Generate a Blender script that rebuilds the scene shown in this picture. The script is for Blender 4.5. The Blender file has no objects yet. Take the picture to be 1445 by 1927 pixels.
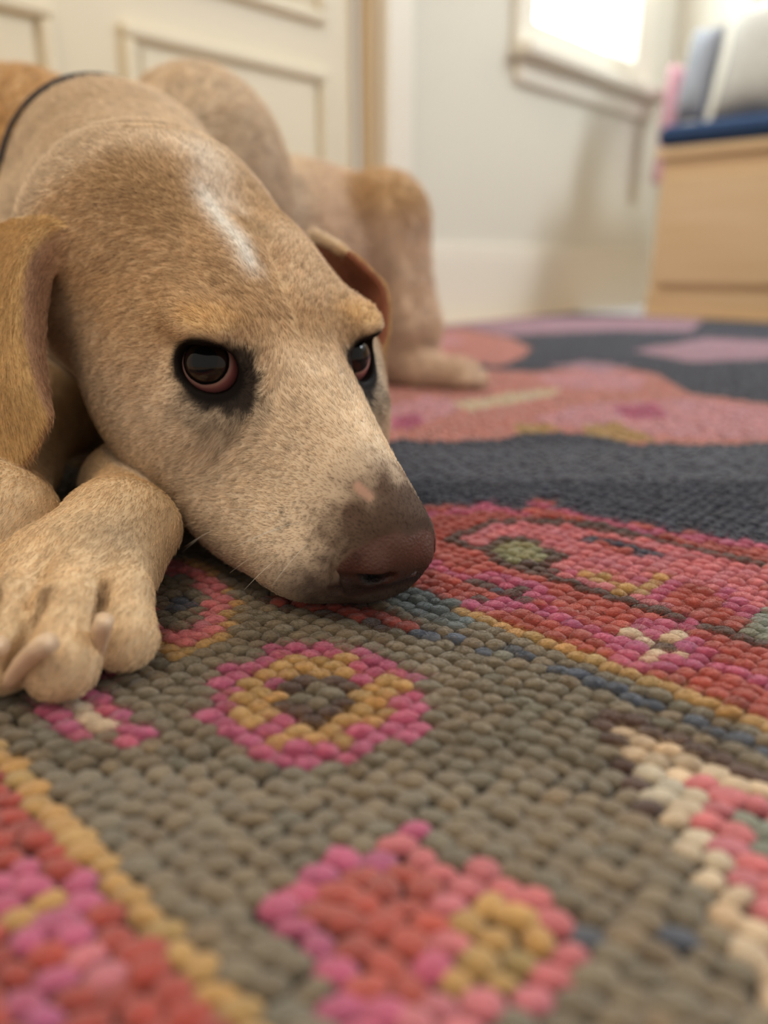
import bpy, bmesh, math, random
import numpy as np
from mathutils import Vector, kdtree

SC = bpy.context.scene
COL = SC.collection
random.seed(4)
RNG = np.random.default_rng(11)

# ------------------------------------------------------------------ camera
CAM_H = .13; FPX = 1391.; PCX, PCY = 722.5, 963.5          # 1445 x 1927 picture
PITCH = math.atan((PCY-492.)/FPX); SP, CP = math.sin(PITCH), math.cos(PITCH)
cam = bpy.data.cameras.new('camera'); cam_o = bpy.data.objects.new('camera', cam); COL.objects.link(cam_o)
cam.sensor_fit = 'VERTICAL'; cam.sensor_height = 36; cam.lens = 36*FPX/1927; cam.clip_start = .01
cam_o.location = (0, 0, CAM_H); cam_o.rotation_euler = (math.pi/2-PITCH, 0, 0)
cam.dof.use_dof = True; cam.dof.focus_distance = .285; cam.dof.aperture_fstop = 3.8; cam.dof.aperture_blades = 0
SC.camera = cam_o
# ------------------------------------------------------------------ world, lights, exposure
w = bpy.data.worlds.new('world'); SC.world = w; w.use_nodes = True
bg = w.node_tree.nodes['Background']; bg.inputs[0].default_value = (1., .93, .83, 1); bg.inputs[1].default_value = .44
def area(name, loc, target, size, energy, col, sy=None):
    l = bpy.data.lights.new(name, 'AREA'); l.energy = energy; l.color = col; l.shape = 'RECTANGLE'; l.size = size; l.size_y = sy or size
    o = bpy.data.objects.new(name, l); COL.objects.link(o); o.location = loc
    o.rotation_euler = (Vector(target)-Vector(loc)).to_track_quat('-Z', 'Y').to_euler(); return o
AZ = math.radians(-47.19)                                    # the room and the rug stand turned to the view
E1 = np.array([math.sin(AZ), math.cos(AZ), 0.]); E2 = np.array([math.cos(AZ), -math.sin(AZ), 0.]); EZ = np.array([0, 0, 1.])
FLOOR_Z = -.010
PW = np.array([.0435, 1.673, FLOOR_Z]); NW = -E1             # foot of the back wall beside the door casing; its normal
def at_room(s, n, z): return tuple(PW+E2*s+NW*n+EZ*z)
area('ceiling_lamp', (-.65, .0, 2.2), (-.05, .35, 0), .9, 19, (1., .84, .64))
area('window_daylight', at_room(.705, -.068, 1.24), at_room(.705, 1., 1.0), .46, 34, (.88, .95, 1.), .84)
area('unseen_window_daylight', at_room(1.19, 1.75, 1.55), at_room(.2, 1.3, .75), 1.0, 36, (.88, .94, 1.), .8)  # daylight of the unseen window assumed over the bench
WINDOW_GLOW = 3.
SC.view_settings.view_transform = 'Standard'; SC.view_settings.look = 'None'
SC.view_settings.exposure = 0.34; SC.view_settings.gamma = 1.0; SC.view_settings.use_curve_mapping = False
SC.cycles_curves.shape = 'RIBBONS'
SC.cycles.max_bounces = 7; SC.cycles.diffuse_bounces = 3; SC.cycles.glossy_bounces = 3; SC.cycles.transmission_bounces = 4
# ------------------------------------------------------------------ helpers
def pt(x, y, d):
    u = (x-PCX)/FPX; v = (y-PCY)/FPX
    return np.array([u*d, d*(CP-v*SP), CAM_H-d*(SP+v*CP)])
def ptz(x, y, z): return pt(x, y, (CAM_H-z)/(SP+(y-PCY)/FPX*CP))
def unit(a):
    a = np.asarray(a, float); return a/np.linalg.norm(a)
def project(P):
    q = P-np.array([0, 0, CAM_H]); d = q[:, 1]*CP-q[:, 2]*SP
    return PCX+FPX*q[:, 0]/d, PCY+FPX*(-q[:, 1]*SP-q[:, 2]*CP)/d, d
def srgb(r, g, b):
    f = lambda c: (c/255/12.92) if c <= 10.3 else ((c/255+.055)/1.055)**2.4
    return np.array([f(r), f(g), f(b)])
def mesh_obj(name, V, F, mat=None, parent=None, smooth=False):
    me = bpy.data.meshes.new(name); me.from_pydata([tuple(map(float, v)) for v in V], [], [tuple(map(int, f)) for f in F]); me.update()
    if smooth: me.shade_smooth()
    o = bpy.data.objects.new(name, me); COL.objects.link(o)
    if mat: me.materials.append(mat)
    if parent: o.parent = parent
    return o
def empty(name, loc=(0, 0, 0)):
    o = bpy.data.objects.new(name, None); COL.objects.link(o); o.location = loc; o.empty_display_size = .05; return o
def tag(o, label=None, cat=None, group=None, kind=None):
    for k, v in (('label', label), ('category', cat), ('group', group), ('kind', kind)):
        if v: o[k] = v
    return o
def nodes(name):
    m = bpy.data.materials.new(name); m.use_nodes = True; nt = m.node_tree; return m, nt, nt.nodes['Principled BSDF']
def plain(name, col, rough=.6, noise=.06, scale=40., bump=.0, spec=.4):
    m, nt, b = nodes(name); N, L = nt.nodes, nt.links
    t = N.new('ShaderNodeTexCoord'); n = N.new('ShaderNodeTexNoise'); n.inputs['Scale'].default_value = scale; n.inputs['Detail'].default_value = 4
    L.new(t.outputs['Object'], n.inputs['Vector'])
    r = N.new('ShaderNodeMapRange'); r.inputs['To Min'].default_value = 1-noise; r.inputs['To Max'].default_value = 1+noise; L.new(n.outputs['Fac'], r.inputs['Value'])
    mx = N.new('ShaderNodeVectorMath'); mx.operation = 'SCALE'; mx.inputs[0].default_value = tuple(col); L.new(r.outputs[0], mx.inputs['Scale'])
    L.new(mx.outputs[0], b.inputs['Base Color']); b.inputs['Roughness'].default_value = rough; b.inputs['Specular IOR Level'].default_value = spec
    if bump:
        bp = N.new('ShaderNodeBump'); bp.inputs['Strength'].default_value = bump; bp.inputs['Distance'].default_value = .002; L.new(n.outputs['Fac'], bp.inputs['Height']); L.new(bp.outputs[0], b.inputs['Normal'])
    return m
def wood(name, c1, c2, scale=6.):
    m, nt, b = nodes(name); N, L = nt.nodes, nt.links
    t = N.new('ShaderNodeTexCoord'); mp = N.new('ShaderNodeMapping'); mp.inputs['Scale'].default_value = (1, 12, 12); L.new(t.outputs['Object'], mp.inputs[0])
    n = N.new('ShaderNodeTexNoise'); n.inputs['Scale'].default_value = scale; n.inputs['Detail'].default_value = 6; L.new(mp.outputs[0], n.inputs['Vector'])
    c = N.new('ShaderNodeValToRGB'); c.color_ramp.elements[0].color = (*c1, 1); c.color_ramp.elements[1].color = (*c2, 1); c.color_ramp.elements[0].position = .3; c.color_ramp.elements[1].position = .7
    L.new(n.outputs['Fac'], c.inputs[0]); L.new(c.outputs[0], b.inputs['Base Color']); b.inputs['Roughness'].default_value = .45; return m
def frame_box(name, P, ax, lo, hi, mat, parent=None, bev=.004):
    """box given in a local frame: P origin, ax three axes, lo/hi corners; origin of the object at P"""
    bm = bmesh.new(); bmesh.ops.create_cube(bm, size=1)
    lo, hi = np.array(lo, float), np.array(hi, float)
    for v in bm.verts:
        q = lo+(hi-lo)*(np.array(v.co)+.5); v.co = Vector(q)
    if bev: bmesh.ops.bevel(bm, geom=bm.edges[:], offset=min(bev, .45*float((hi-lo).min())), segments=2, profile=.5, affect='EDGES')
    me = bpy.data.meshes.new(name); bm.to_mesh(me); bm.free()
    o = bpy.data.objects.new(name, me); COL.objects.link(o); me.materials.append(mat)
    from mathutils import Matrix
    M = Matrix(((ax[0][0], ax[1][0], ax[2][0], P[0]), (ax[0][1], ax[1][1], ax[2][1], P[1]), (ax[0][2], ax[1][2], ax[2][2], P[2]), (0, 0, 0, 1)))
    o.matrix_world = M
    if parent: o.parent = parent; o.matrix_parent_inverse = parent.matrix_basis.inverted()
    return o

# ================================================================== the room
M_wall = plain('wall_paint', srgb(226, 222, 208), .7, .02, 3)
M_trim = plain('trim_paint', srgb(238, 232, 218), .45, .02, 3)
M_door = plain('door_paint', srgb(232, 222, 198), .45, .02, 3)
M_floor = wood('floor_wood', srgb(196, 160, 122), srgb(222, 190, 150))
M_bench = wood('bench_wood', srgb(224, 192, 150), srgb(234, 206, 168), 3)
AXB = (E2, NW, EZ)
fl = frame_box('floor', (0, 0, FLOOR_Z), AXB, (-3, -1.13, -.03), (2.0, 2.5, 0), M_floor, bev=0); tag(fl, kind='structure')
wb = frame_box('wall_back', PW, AXB, (0.0, -.12, 0), (.40, 0, 2.4), M_wall, bev=0); tag(wb, kind='structure')
for lo, hi in (((.40, -.12, 0), (1.06, 0, .60)), ((.40, -.12, 1.75), (1.06, 0, 2.4)), ((1.06, -.12, 0), (1.24, 0, 2.4)), ((-2.6, -.12, 0), (-1.35, 0, 2.4)), ((-1.35, -.12, 2.05), (0, 0, 2.4))):
    frame_box('wall_section', PW, AXB, lo, hi, M_wall, wb, bev=0)
wr = frame_box('wall_right', PW, AXB, (1.24, -.12, 0), (1.36, 2.6, 2.4), M_wall, bev=0); tag(wr, kind='structure')
bb = frame_box('baseboard_back', PW, AXB, (.0, 0, 0), (1.24, .016, .155), M_trim); tag(bb, kind='structure')
frame_box('baseboard_cap', PW, AXB, (.0, 0, .155), (1.24, .010, .178), M_trim, bb)
# door in its casing, flush panelled
dr = empty('door_1', PW); tag(dr, kind='structure')
frame_box('door_slab', PW, AXB, (-1.25, -.075, .008), (-.106, -.035, 2.0), M_door, dr)
for s0, s1, z0, z1 in ((-.60, -.185, .16, .475), (-1.13, -.70, .16, .475), (-.60, -.185, .545, 1.85), (-1.13, -.70, .545, 1.85)):
    p = frame_box('door_panel', PW, AXB, (s0+.03, -.040, z0+.03), (s1-.03, -.030, z1-.03), M_door, dr, .006)
    for a in (((s0, -.037, z0), (s1, -.022, z0+.022)), ((s0, -.037, z1-.022), (s1, -.022, z1)), ((s0, -.037, z0+.022), (s0+.022, -.022, z1-.022)), ((s1-.022, -.037, z0+.022), (s1, -.022, z1-.022))):
        frame_box('panel_moulding', PW, AXB, a[0], a[1], M_door, dr, .007)
tr = frame_box('trim_1', PW, AXB, (-.078, -.02, 0), (0.0, .022, 2.08), M_trim, bev=.006); tag(tr, kind='structure')
frame_box('casing_bead', PW, AXB, (-.100, -.034, 0), (-.078, .004, 2.05), plain('bead_shadow_tan', srgb(206, 184, 152), .5, .02, 3), tr)  # casing bead, tan to put the trim's shadow into its colour
frame_box('casing_head', PW, AXB, (-1.33, -.02, 2.02), (-.078, .022, 2.10), M_trim, tr)
# window
wn = empty('window_1', PW); tag(wn, kind='structure')
M_glow, nt, b = nodes('bright_overcast_pane'); b.inputs['Base Color'].default_value = (.9, .95, 1, 1); b.inputs['Emission Color'].default_value = (.80, .95, 1., 1); b.inputs['Emission Strength'].default_value = WINDOW_GLOW
frame_box('window_pane', PW, AXB, (.44, -.085, .67), (.98, -.075, 1.70), M_glow, wn, bev=0)
for lo, hi in (((.40, -.11, .60), (.445, .012, 1.75)), ((.965, -.11, .60), (1.06, .012, 1.75)), ((.445, -.11, .60), (.965, .006, .672)), ((.445, -.11, 1.69), (.965, .006, 1.75)), ((.445, -.095, 1.17), (.965, -.05, 1.21))):
    frame_box('window_frame', PW, AXB, lo, hi, M_trim, wn, .006)
frame_box('window_sill', PW, AXB, (.36, 0, .585), (1.14, .055, .612), M_trim, wn, .006)
frame_box('window_apron', PW, AXB, (.38, 0, .535), (1.12, .018, .585), M_trim, wn, .006)
frame_box('window_casing', PW, AXB, (.36, 0, .612), (.40, .018, 1.80), M_trim, wn, .006)

# assumed window over the bench, unseen, added for its daylight
w2 = empty('unseen_window', PW); tag(w2, kind='structure')
frame_box('window_pane', PW, AXB, (1.228, 1.25, 1.15), (1.236, 2.25, 1.95), M_glow, w2, bev=0)
for lo, hi in (((1.20, 1.20, 1.10), (1.238, 1.25, 2.0)), ((1.20, 2.25, 1.10), (1.238, 2.30, 2.0)), ((1.20, 1.25, 1.10), (1.238, 2.25, 1.15)), ((1.20, 1.25, 1.95), (1.238, 2.25, 2.0))):
    frame_box('window_frame', PW, AXB, lo, hi, M_trim, w2, .006)

# bench along the right wall
CB = np.array([.655, 1.972, FLOOR_Z]); AXC = (-E1, E2, EZ)    # x along the bench front, y into the wall
M_navy = plain('navy_fabric', srgb(38, 62, 98), .9, .15, 60, .2)
bn = empty('storage_bench', CB); tag(bn, 'pale wood storage bench below the navy seat pad', 'bench')
frame_box('bench_body', CB, AXC, (.012, .022, .07), (1.9, .54, .375), M_bench, bn)
frame_box('bench_plinth', CB, AXC, (.012, .010, 0), (1.9, .52, .07), M_bench, bn)
for i in range(3):
    frame_box('drawer_front', CB, AXC, (.03+i*.62, .004, .085), (.63+i*.62, .022, .335), M_bench, bn, .006)
frame_box('bench_top', CB, AXC, (0, 0, .375), (1.92, .55, .398), M_bench, bn, .006)
sp = frame_box('seat_pad', CB, AXC, (.0, -.004, .399), (1.9, .52, .448), M_navy, None, .02); tag(sp, 'flat navy blue seat pad on the wooden bench', 'cushion')
def pillow(name, P, ax, sx, sy, sz, mat, label, cat='cushion', n=14):
    V, F = [], []
    for side in (1, -1):
        for i in range(n+1):
            for j in range(n+1):
                x, y = 2*i/n-1, 2*j/n-1
                t = ((1-x**4)*(1-y**4))**.5
                q = 1-.10*(1-abs(y))*abs(x)**3; r = 1-.10*(1-abs(x))*abs(y)**3
                V.append((x*sx*q, side*(t*sz), y*sy*r))
    for s in (0, 1):
        o = s*(n+1)**2
        for i in range(n):
            for j in range(n):
                a = o+i*(n+1)+j; f = (a, a+n+1, a+n+2, a+1); F.append(f if s == 1 else f[::-1])
    W = [np.array(P)+ax[0]*v[0]+ax[1]*v[1]+ax[2]*v[2] for v in V]
    bm = bmesh.new(); vs = [bm.verts.new(v) for v in W]
    for f in F: bm.faces.new([vs[k] for k in f])
    bmesh.ops.remove_doubles(bm, verts=bm.verts, dist=.0005)
    me = bpy.data.meshes.new(name); bm.to_mesh(me); bm.free(); me.shade_smooth(); me.materials.append(mat)
    o = bpy.data.objects.new(name, me); COL.objects.link(o); return tag(o, label, cat)
def on_bench(a, b, z): return CB+AXC[0]*a+AXC[1]*b+EZ*z
lean = (AXC[0], unit(E2*.95-EZ*.3), unit(EZ*.95+E2*.3))
pillow('throw_pillow', on_bench(.165, .20, .592), lean, .105, .138, .045, plain('grey_linen', srgb(164, 158, 148), .9, .12, 50, .2), 'greyish beige throw pillow leaning at the back of the bench')
pillow('throw_pillow', on_bench(.20, .32, .87), lean, .125, .13, .04, plain('peach_linen', srgb(214, 172, 142), .9, .1, 50, .2), 'peach coloured throw pillow above the greyish one')
pillow('throw_pillow', on_bench(.022, .16, .575), lean, .036, .118, .035, plain('blue_grey_linen', srgb(140, 142, 148), .9, .1, 50, .2), 'slim blue grey throw pillow at the bench end')
# pink cloth hanging down beside the bench end
M_pink = plain('pink_cloth', srgb(226, 176, 186), .9, .15, 30, .2)
V, F = [], []
for i in range(13):
    for j in range(21):
        a, z = i/12, j/20
        V.append(PW+E2*(1.02+.07*a)+NW*(.075+.012*math.sin(a*19+z*2)+.02*z)+EZ*(.36+.30*z))
for i in range(12):
    for j in range(20): k = i*21+j; F.append((k, k+21, k+22, k+1))
pc = mesh_obj('hanging_cloth', V, F, M_pink, smooth=True); md = pc.modifiers.new('t', 'SOLIDIFY'); md.thickness = .004
tag(pc, 'pink cloth hanging in the corner between window and bench', 'cloth')

# ================================================================== the rug
ST = .0064                                                    # one stitch
PAL = {'grey': (136, 119, 92), 'coral': (194, 78, 62), 'red': (186, 62, 44), 'pink': (226, 118, 126), 'magenta': (206, 88, 128), 'mustard': (206, 158, 84),
       'cream': (236, 208, 172), 'brown': (86, 50, 30), 'navy': (42, 46, 70), 'blue': (78, 86, 104), 'green': (166, 160, 112), 'greygreen': (150, 152, 132), 'bluegrey': (118, 124, 120), 'mauve': (196, 150, 168), 'hazy_coral': (224, 142, 128), 'hazy_pink': (232, 158, 166)}  # last two: far motif yarns, paled to put haze into the colour
PAL = {k: srgb(*v) for k, v in PAL.items()}; PAL = {k: (v*.95+.05*float(v@[.3, .6, .1]))*.68 for k, v in PAL.items()}; NAMES = list(PAL)
RUG_POLYS=[
('navy',[(41.8,43.6),(36.4,50.1),(36.1,51.7),(32.1,52.3),(32.9,55.8),(28.9,55.2),(25.4,55.1),(20.9,56.1),(14.3,58.7),(88.3,306.4),(118.5,310.2),(165.7,266.5),(212.9,222.8),(104.5,100.3)]),
('magenta',[(38.4,45.3),(36.2,49.8),(36.0,51.5),(31.9,52.0),(32.8,55.5),(28.8,54.9),(25.3,54.8),(20.8,55.9),(14.2,58.3),(13.8,57.0),(20.3,54.7),(24.7,53.6),(28.1,53.8),(31.9,54.2),(31.2,50.9),(35.2,50.4),(35.3,48.7),(37.7,44.4)]),
('coral',[(37.4,45.4),(35.6,48.2),(34.8,47.1),(36.7,44.6)]),
('brown',[(32.8,41.9),(33.3,47.8),(31.1,51.1),(27.0,53.5),(21.9,53.9),(13.1,54.5),(9.1,41.2),(13.4,41.3),(18.6,41.4),(23.2,41.4),(28.6,41.6)]),
('pink',[(32.3,42.7),(32.3,47.2),(30.4,49.9),(26.6,52.1),(21.3,52.6),(12.7,53.3),(9.3,41.9),(13.7,42.0),(19.0,42.3),(23.5,42.5),(29.1,42.6)]),
('brown',[(29.1,42.0),(30.3,45.6),(28.7,47.4),(25.5,45.9),(23.9,46.0),(24.2,43.0),(26.8,40.9)]),
('green',[(28.8,43.0),(29.4,45.2),(28.2,46.6),(25.6,45.3),(25.3,43.3),(26.7,42.0)]),
('navy',[(25.9,48.9),(24.8,50.5),(21.6,51.4),(18.6,50.7),(20.5,48.7),(22.6,48.5)]),
('coral',[(23.8,50.0),(21.3,50.4),(21.2,49.3),(23.4,48.9)]),
('magenta',[(23.9,43.3),(22.5,44.0),(21.2,42.8),(22.6,42.5)]),
('magenta',[(19.0,43.8),(18.6,45.8),(17.8,44.8),(18.2,43.3)]),
('mustard',[(22.0,43.0),(21.1,44.8),(18.3,43.8),(18.2,47.4),(17.2,47.5),(17.1,43.2),(17.9,42.4)]),
('magenta',[(17.3,42.7),(16.8,47.1),(16.1,46.9),(16.4,42.5)]),
('coral',[(16.2,42.8),(16.1,46.9),(14.2,47.2),(12.1,45.1),(11.0,44.1),(11.1,42.4),(14.0,42.3)]),
('magenta',[(14.6,47.8),(13.6,47.7),(10.8,44.9),(11.2,43.7),(12.5,45.3)]),
('greygreen',[(11.1,42.6),(10.8,46.8),(9.1,46.5),(8.0,42.6),(9.5,42.5),(10.1,42.3)]),
('magenta',[(31.0,37.5),(30.7,38.7),(26.7,37.7),(26.4,36.6),(28.2,36.7)]),
('magenta',[(26.8,38.4),(26.4,40.0),(24.5,39.7),(24.5,38.5),(25.7,38.1)]),
('magenta',[(24.0,39.0),(23.5,40.1),(21.5,39.3),(21.3,38.2),(22.3,37.9)]),
('magenta',[(25.0,34.1),(24.6,35.1),(23.6,35.0),(23.3,33.9),(24.2,33.7)]),
('brown',[(26.9,37.6),(25.7,38.4),(24.6,38.4),(24.7,37.3),(25.8,36.9)]),
('brown',[(24.1,38.0),(23.4,39.1),(23.0,38.1),(23.5,37.4)]),
('brown',[(23.6,37.5),(22.4,38.1),(21.5,37.7),(22.5,36.7)]),
('brown',[(24.7,35.1),(24.3,36.8),(23.6,36.7),(23.7,35.0)]),
('blue',[(24.6,37.6),(24.3,38.4),(23.6,38.0),(23.6,37.1),(24.2,37.0)]),
('magenta',[(24.1,35.6),(23.6,36.9),(20.6,37.7),(18.1,37.1),(16.3,36.9),(15.4,35.7),(16.0,35.6),(19.1,36.3),(21.1,36.1),(23.1,35.0)]),
('magenta',[(16.2,36.1),(15.4,40.9),(13.7,41.9),(11.3,38.4),(11.1,36.4),(13.7,34.0),(15.5,35.1)]),
('cream',[(16.3,37.2),(16.0,38.4),(14.1,38.0),(14.0,37.1),(15.6,36.5)]),
('cream',[(14.2,38.1),(14.1,40.4),(13.3,40.5),(13.1,39.4),(13.5,37.7)]),
('cream',[(14.1,34.5),(14.4,36.3),(13.7,37.3),(13.3,35.8),(13.5,34.6)]),
('cream',[(13.5,37.1),(13.2,38.1),(11.3,38.0),(11.1,36.9),(12.0,36.3)]),
('brown',[(14.2,37.7),(14.1,38.4),(13.4,37.8),(13.5,36.8)]),
('magenta',[(11.8,37.7),(10.2,38.0),(6.9,38.4),(6.5,37.0),(9.5,36.8),(11.0,36.5)]),
('brown',[(35.4,25.6),(33.5,28.0),(29.0,30.2),(25.3,30.5),(24.3,28.8),(27.2,28.3),(31.7,26.5)]),
('coral',[(35.0,25.7),(33.1,27.6),(28.9,29.6),(25.7,30.0),(25.3,29.2),(28.0,28.7),(32.2,26.9)]),
('bluegrey',[(29.7,30.9),(29.3,33.5),(26.2,33.6),(23.2,33.4),(23.3,31.5),(25.6,30.7)]),
('brown',[(13.3,29.2),(12.4,29.8),(11.3,29.6),(8.9,29.7),(4.7,30.2),(1.5,18.1),(2.6,19.1),(4.0,20.5),(6.0,22.1),(7.8,23.9),(9.6,25.3),(11.7,27.6)]),
('grey',[(12.3,30.5),(9.3,30.7),(5.0,31.3),(4.8,30.7),(9.1,30.1),(11.7,29.9)]),
('cream',[(11.7,28.1),(11.4,28.9),(10.0,28.7),(8.4,28.7),(4.3,28.8),(1.6,18.4),(2.7,19.7),(3.9,20.8),(5.9,22.6),(7.7,24.4),(9.6,26.0)]),
('pink',[(8.3,27.2),(7.8,28.0),(5.2,27.9),(4.1,27.8),(1.9,19.8),(3.4,21.9),(4.0,22.7),(5.7,24.5),(7.1,26.2)]),
('greygreen',[(6.2,26.2),(5.8,27.2),(3.9,27.2),(3.2,24.7),(4.2,24.8),(5.2,25.4)]),
('mustard',[(37.2,18.1),(35.8,18.1),(32.2,17.9),(31.6,19.8),(32.3,21.8),(36.2,25.4),(41.0,26.9),(47.0,26.2),(43.3,21.2)]),
('pink',[(38.2,19.1),(33.3,18.6),(32.9,20.7),(34.9,23.5),(37.5,25.3),(40.9,26.2),(45.8,25.4),(43.0,21.4)]),
('grey',[(38.3,20.4),(34.5,20.2),(35.0,22.0),(38.3,24.4),(41.4,24.6),(42.9,23.3)]),
('blue',[(38.5,21.5),(39.7,23.1),(37.9,23.4),(36.4,22.0),(37.1,21.3)]),
('magenta',[(33.6,11.6),(33.6,12.2),(29.2,11.9),(28.6,12.0),(28.9,11.3),(31.0,11.2)]),
('cream',[(33.5,12.2),(33.5,13.9),(29.1,13.1),(28.6,12.5),(29.1,12.0),(30.8,12.2)]),
('magenta',[(32.5,13.3),(32.6,14.4),(29.8,14.2),(26.9,14.0),(26.4,13.0),(28.0,12.1),(28.8,13.0)]),
('magenta',[(34.1,14.8),(35.2,17.4),(34.4,17.6),(33.0,14.8),(32.4,13.6)]),
('magenta',[(26.3,16.2),(28.5,18.0),(29.6,19.6),(29.1,20.8),(29.7,22.4),(28.0,24.4),(26.5,25.0),(25.6,26.3),(24.1,25.7),(21.8,26.2),(20.4,24.8),(20.1,23.9),(18.4,22.8),(18.3,21.4),(19.4,21.1),(18.6,20.1),(18.7,18.7),(19.7,17.5),(21.3,16.8),(21.6,16.2),(23.3,16.2),(24.2,17.0),(24.5,16.1)]),
('mustard',[(28.0,21.5),(27.9,23.1),(26.0,23.7),(25.1,25.9),(24.5,24.1),(24.0,23.0),(25.5,21.5),(26.7,21.5)]),
('mustard',[(28.1,19.1),(27.9,20.6),(25.7,20.3),(24.5,19.1),(24.4,17.2),(25.9,16.5),(26.1,18.0)]),
('mustard',[(23.0,22.7),(22.9,25.2),(21.4,25.0),(21.4,23.6),(19.5,22.8),(19.9,21.3),(20.8,21.3),(21.9,21.5)]),
('mustard',[(23.2,16.7),(23.0,18.3),(23.1,19.3),(21.6,20.6),(19.7,20.2),(19.9,18.7),(21.4,18.8),(21.9,17.1)]),
('brown',[(26.4,20.7),(26.0,21.5),(23.8,23.2),(22.1,22.0),(21.4,20.7),(22.5,19.4),(23.7,18.9),(25.2,19.4)]),
('grey',[(25.3,20.3),(25.3,21.2),(24.0,22.4),(22.3,21.2),(22.8,20.4),(23.8,19.2)]),
('magenta',[(16.5,11.2),(16.5,12.7),(15.4,13.3),(16.2,14.1),(16.2,15.1),(15.0,15.5),(15.1,18.3),(14.2,18.2),(13.9,17.2),(11.9,16.6),(12.0,18.0),(10.9,18.0),(8.8,18.0),(7.0,17.2),(7.1,16.1),(7.3,14.3),(8.1,14.2),(8.0,12.5),(9.5,11.1),(11.1,10.1),(12.2,10.4),(12.4,11.4),(13.5,10.7),(15.2,10.6)]),
('pink',[(14.3,15.4),(14.8,16.8),(14.2,17.6),(11.8,16.5),(11.9,17.9),(8.8,18.0),(7.1,17.1),(7.4,14.4),(8.1,12.6),(9.5,11.3),(10.5,13.7),(11.1,15.3)]),
('coral',[(15.2,11.9),(15.0,13.2),(15.1,14.5),(14.2,15.8),(12.2,15.7),(11.1,15.3),(10.8,13.7),(10.2,12.0),(11.8,11.3),(12.9,12.0),(14.0,12.1)]),
('mustard',[(12.9,15.7),(12.6,16.3),(10.7,16.2),(10.5,17.1),(8.1,17.3),(7.8,16.4),(8.7,13.4),(9.8,12.6),(9.9,14.5),(10.2,15.5),(11.5,15.5)]),
('brown',[(11.3,16.0),(11.1,16.4),(10.7,16.1),(10.9,15.8)]),
('magenta',[(15.2,13.6),(15.3,14.8),(14.7,14.9),(14.3,13.5)]),
('magenta',[(13.1,11.5),(12.8,12.3),(12.0,12.0),(12.1,11.2)]),
('blue',[(7.8,17.6),(7.2,18.3),(6.9,17.9),(7.4,17.3)]),
('blue',[(6.4,18.8),(4.9,20.9),(4.7,20.4),(6.0,18.5)]),
('magenta',[(24.7,5.1),(23.6,6.9),(22.1,7.2),(21.5,6.5),(21.0,5.5),(21.9,4.2)]),
('magenta',[(21.4,5.1),(21.4,6.7),(22.0,7.9),(20.5,8.0),(19.3,6.6),(19.8,4.8)]),
('mustard',[(21.8,4.8),(22.0,5.7),(22.1,6.9),(21.3,7.0),(21.1,5.7),(20.8,4.7)]),
('magenta',[(18.9,4.0),(19.3,4.8),(18.6,5.6),(16.9,5.3),(17.0,4.1),(18.0,3.2)]),
('pink',[(19.0,6.1),(18.6,7.0),(17.3,6.6),(17.7,5.8)]),
('hazy_coral',[(60.3,61.1),(57.6,65.8),(54.7,66.2),(52.1,70.1),(48.7,74.1),(48.6,79.8),(41.3,84.1),(35.5,81.9),(33.9,85.5),(30.0,86.9),(24.8,93.9),(19.7,99.4),(24.4,119.7),(44.6,121.1),(59.1,140.4),(71.1,141.7),(77.2,125.5),(87.0,121.5),(105.1,114.6),(104.5,100.3)]),
('hazy_pink',[(52.5,86.1),(53.0,101.7),(43.1,117.1),(23.9,117.6),(20.0,100.7),(32.3,89.6),(41.2,86.6),(48.6,85.0)]),
('hazy_pink',[(72.2,75.4),(75.1,90.8),(66.0,89.7),(60.9,73.6),(64.8,67.7)]),
('hazy_pink',[(73.5,119.5),(68.5,136.7),(57.6,134.2),(52.5,118.7),(63.6,112.1)]),
('cream',[(67.7,88.1),(67.2,101.5),(63.0,112.7),(60.2,104.6),(61.3,94.1),(62.2,84.7)]),
('mustard',[(46.1,87.4),(43.3,92.3),(34.6,85.6),(37.1,82.5),(42.0,82.6)]),
('mustard',[(52.7,81.2),(49.0,85.6),(46.1,82.1),(49.1,78.1)]),
('magenta',[(49.1,102.4),(45.4,108.8),(39.5,100.6),(43.0,94.9)]),
('magenta',[(66.8,72.9),(67.2,80.1),(60.9,73.6),(61.8,68.4)]),
('hazy_coral',[(105.2,110.0),(155.3,162.5),(146.8,195.4),(118.0,179.5),(99.9,161.5),(91.3,144.6),(86.2,127.7),(100.8,130.6)]),
('hazy_pink',[(136.0,154.8),(132.8,174.3),(119.0,161.0),(119.2,143.7)]),
('mauve',[(79.0,173.1),(77.6,216.9),(62.3,219.2),(43.4,222.2),(34.7,181.0),(49.9,177.8),(60.2,160.9)]),
('mauve',[(79.0,134.3),(77.6,147.1),(66.3,146.1),(66.7,135.3)]),
('mauve',[(159.9,153.7),(209.5,201.6),(109.3,302.3),(88.7,233.8),(108.3,220.6),(122.7,183.7),(148.0,199.8)])]

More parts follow.
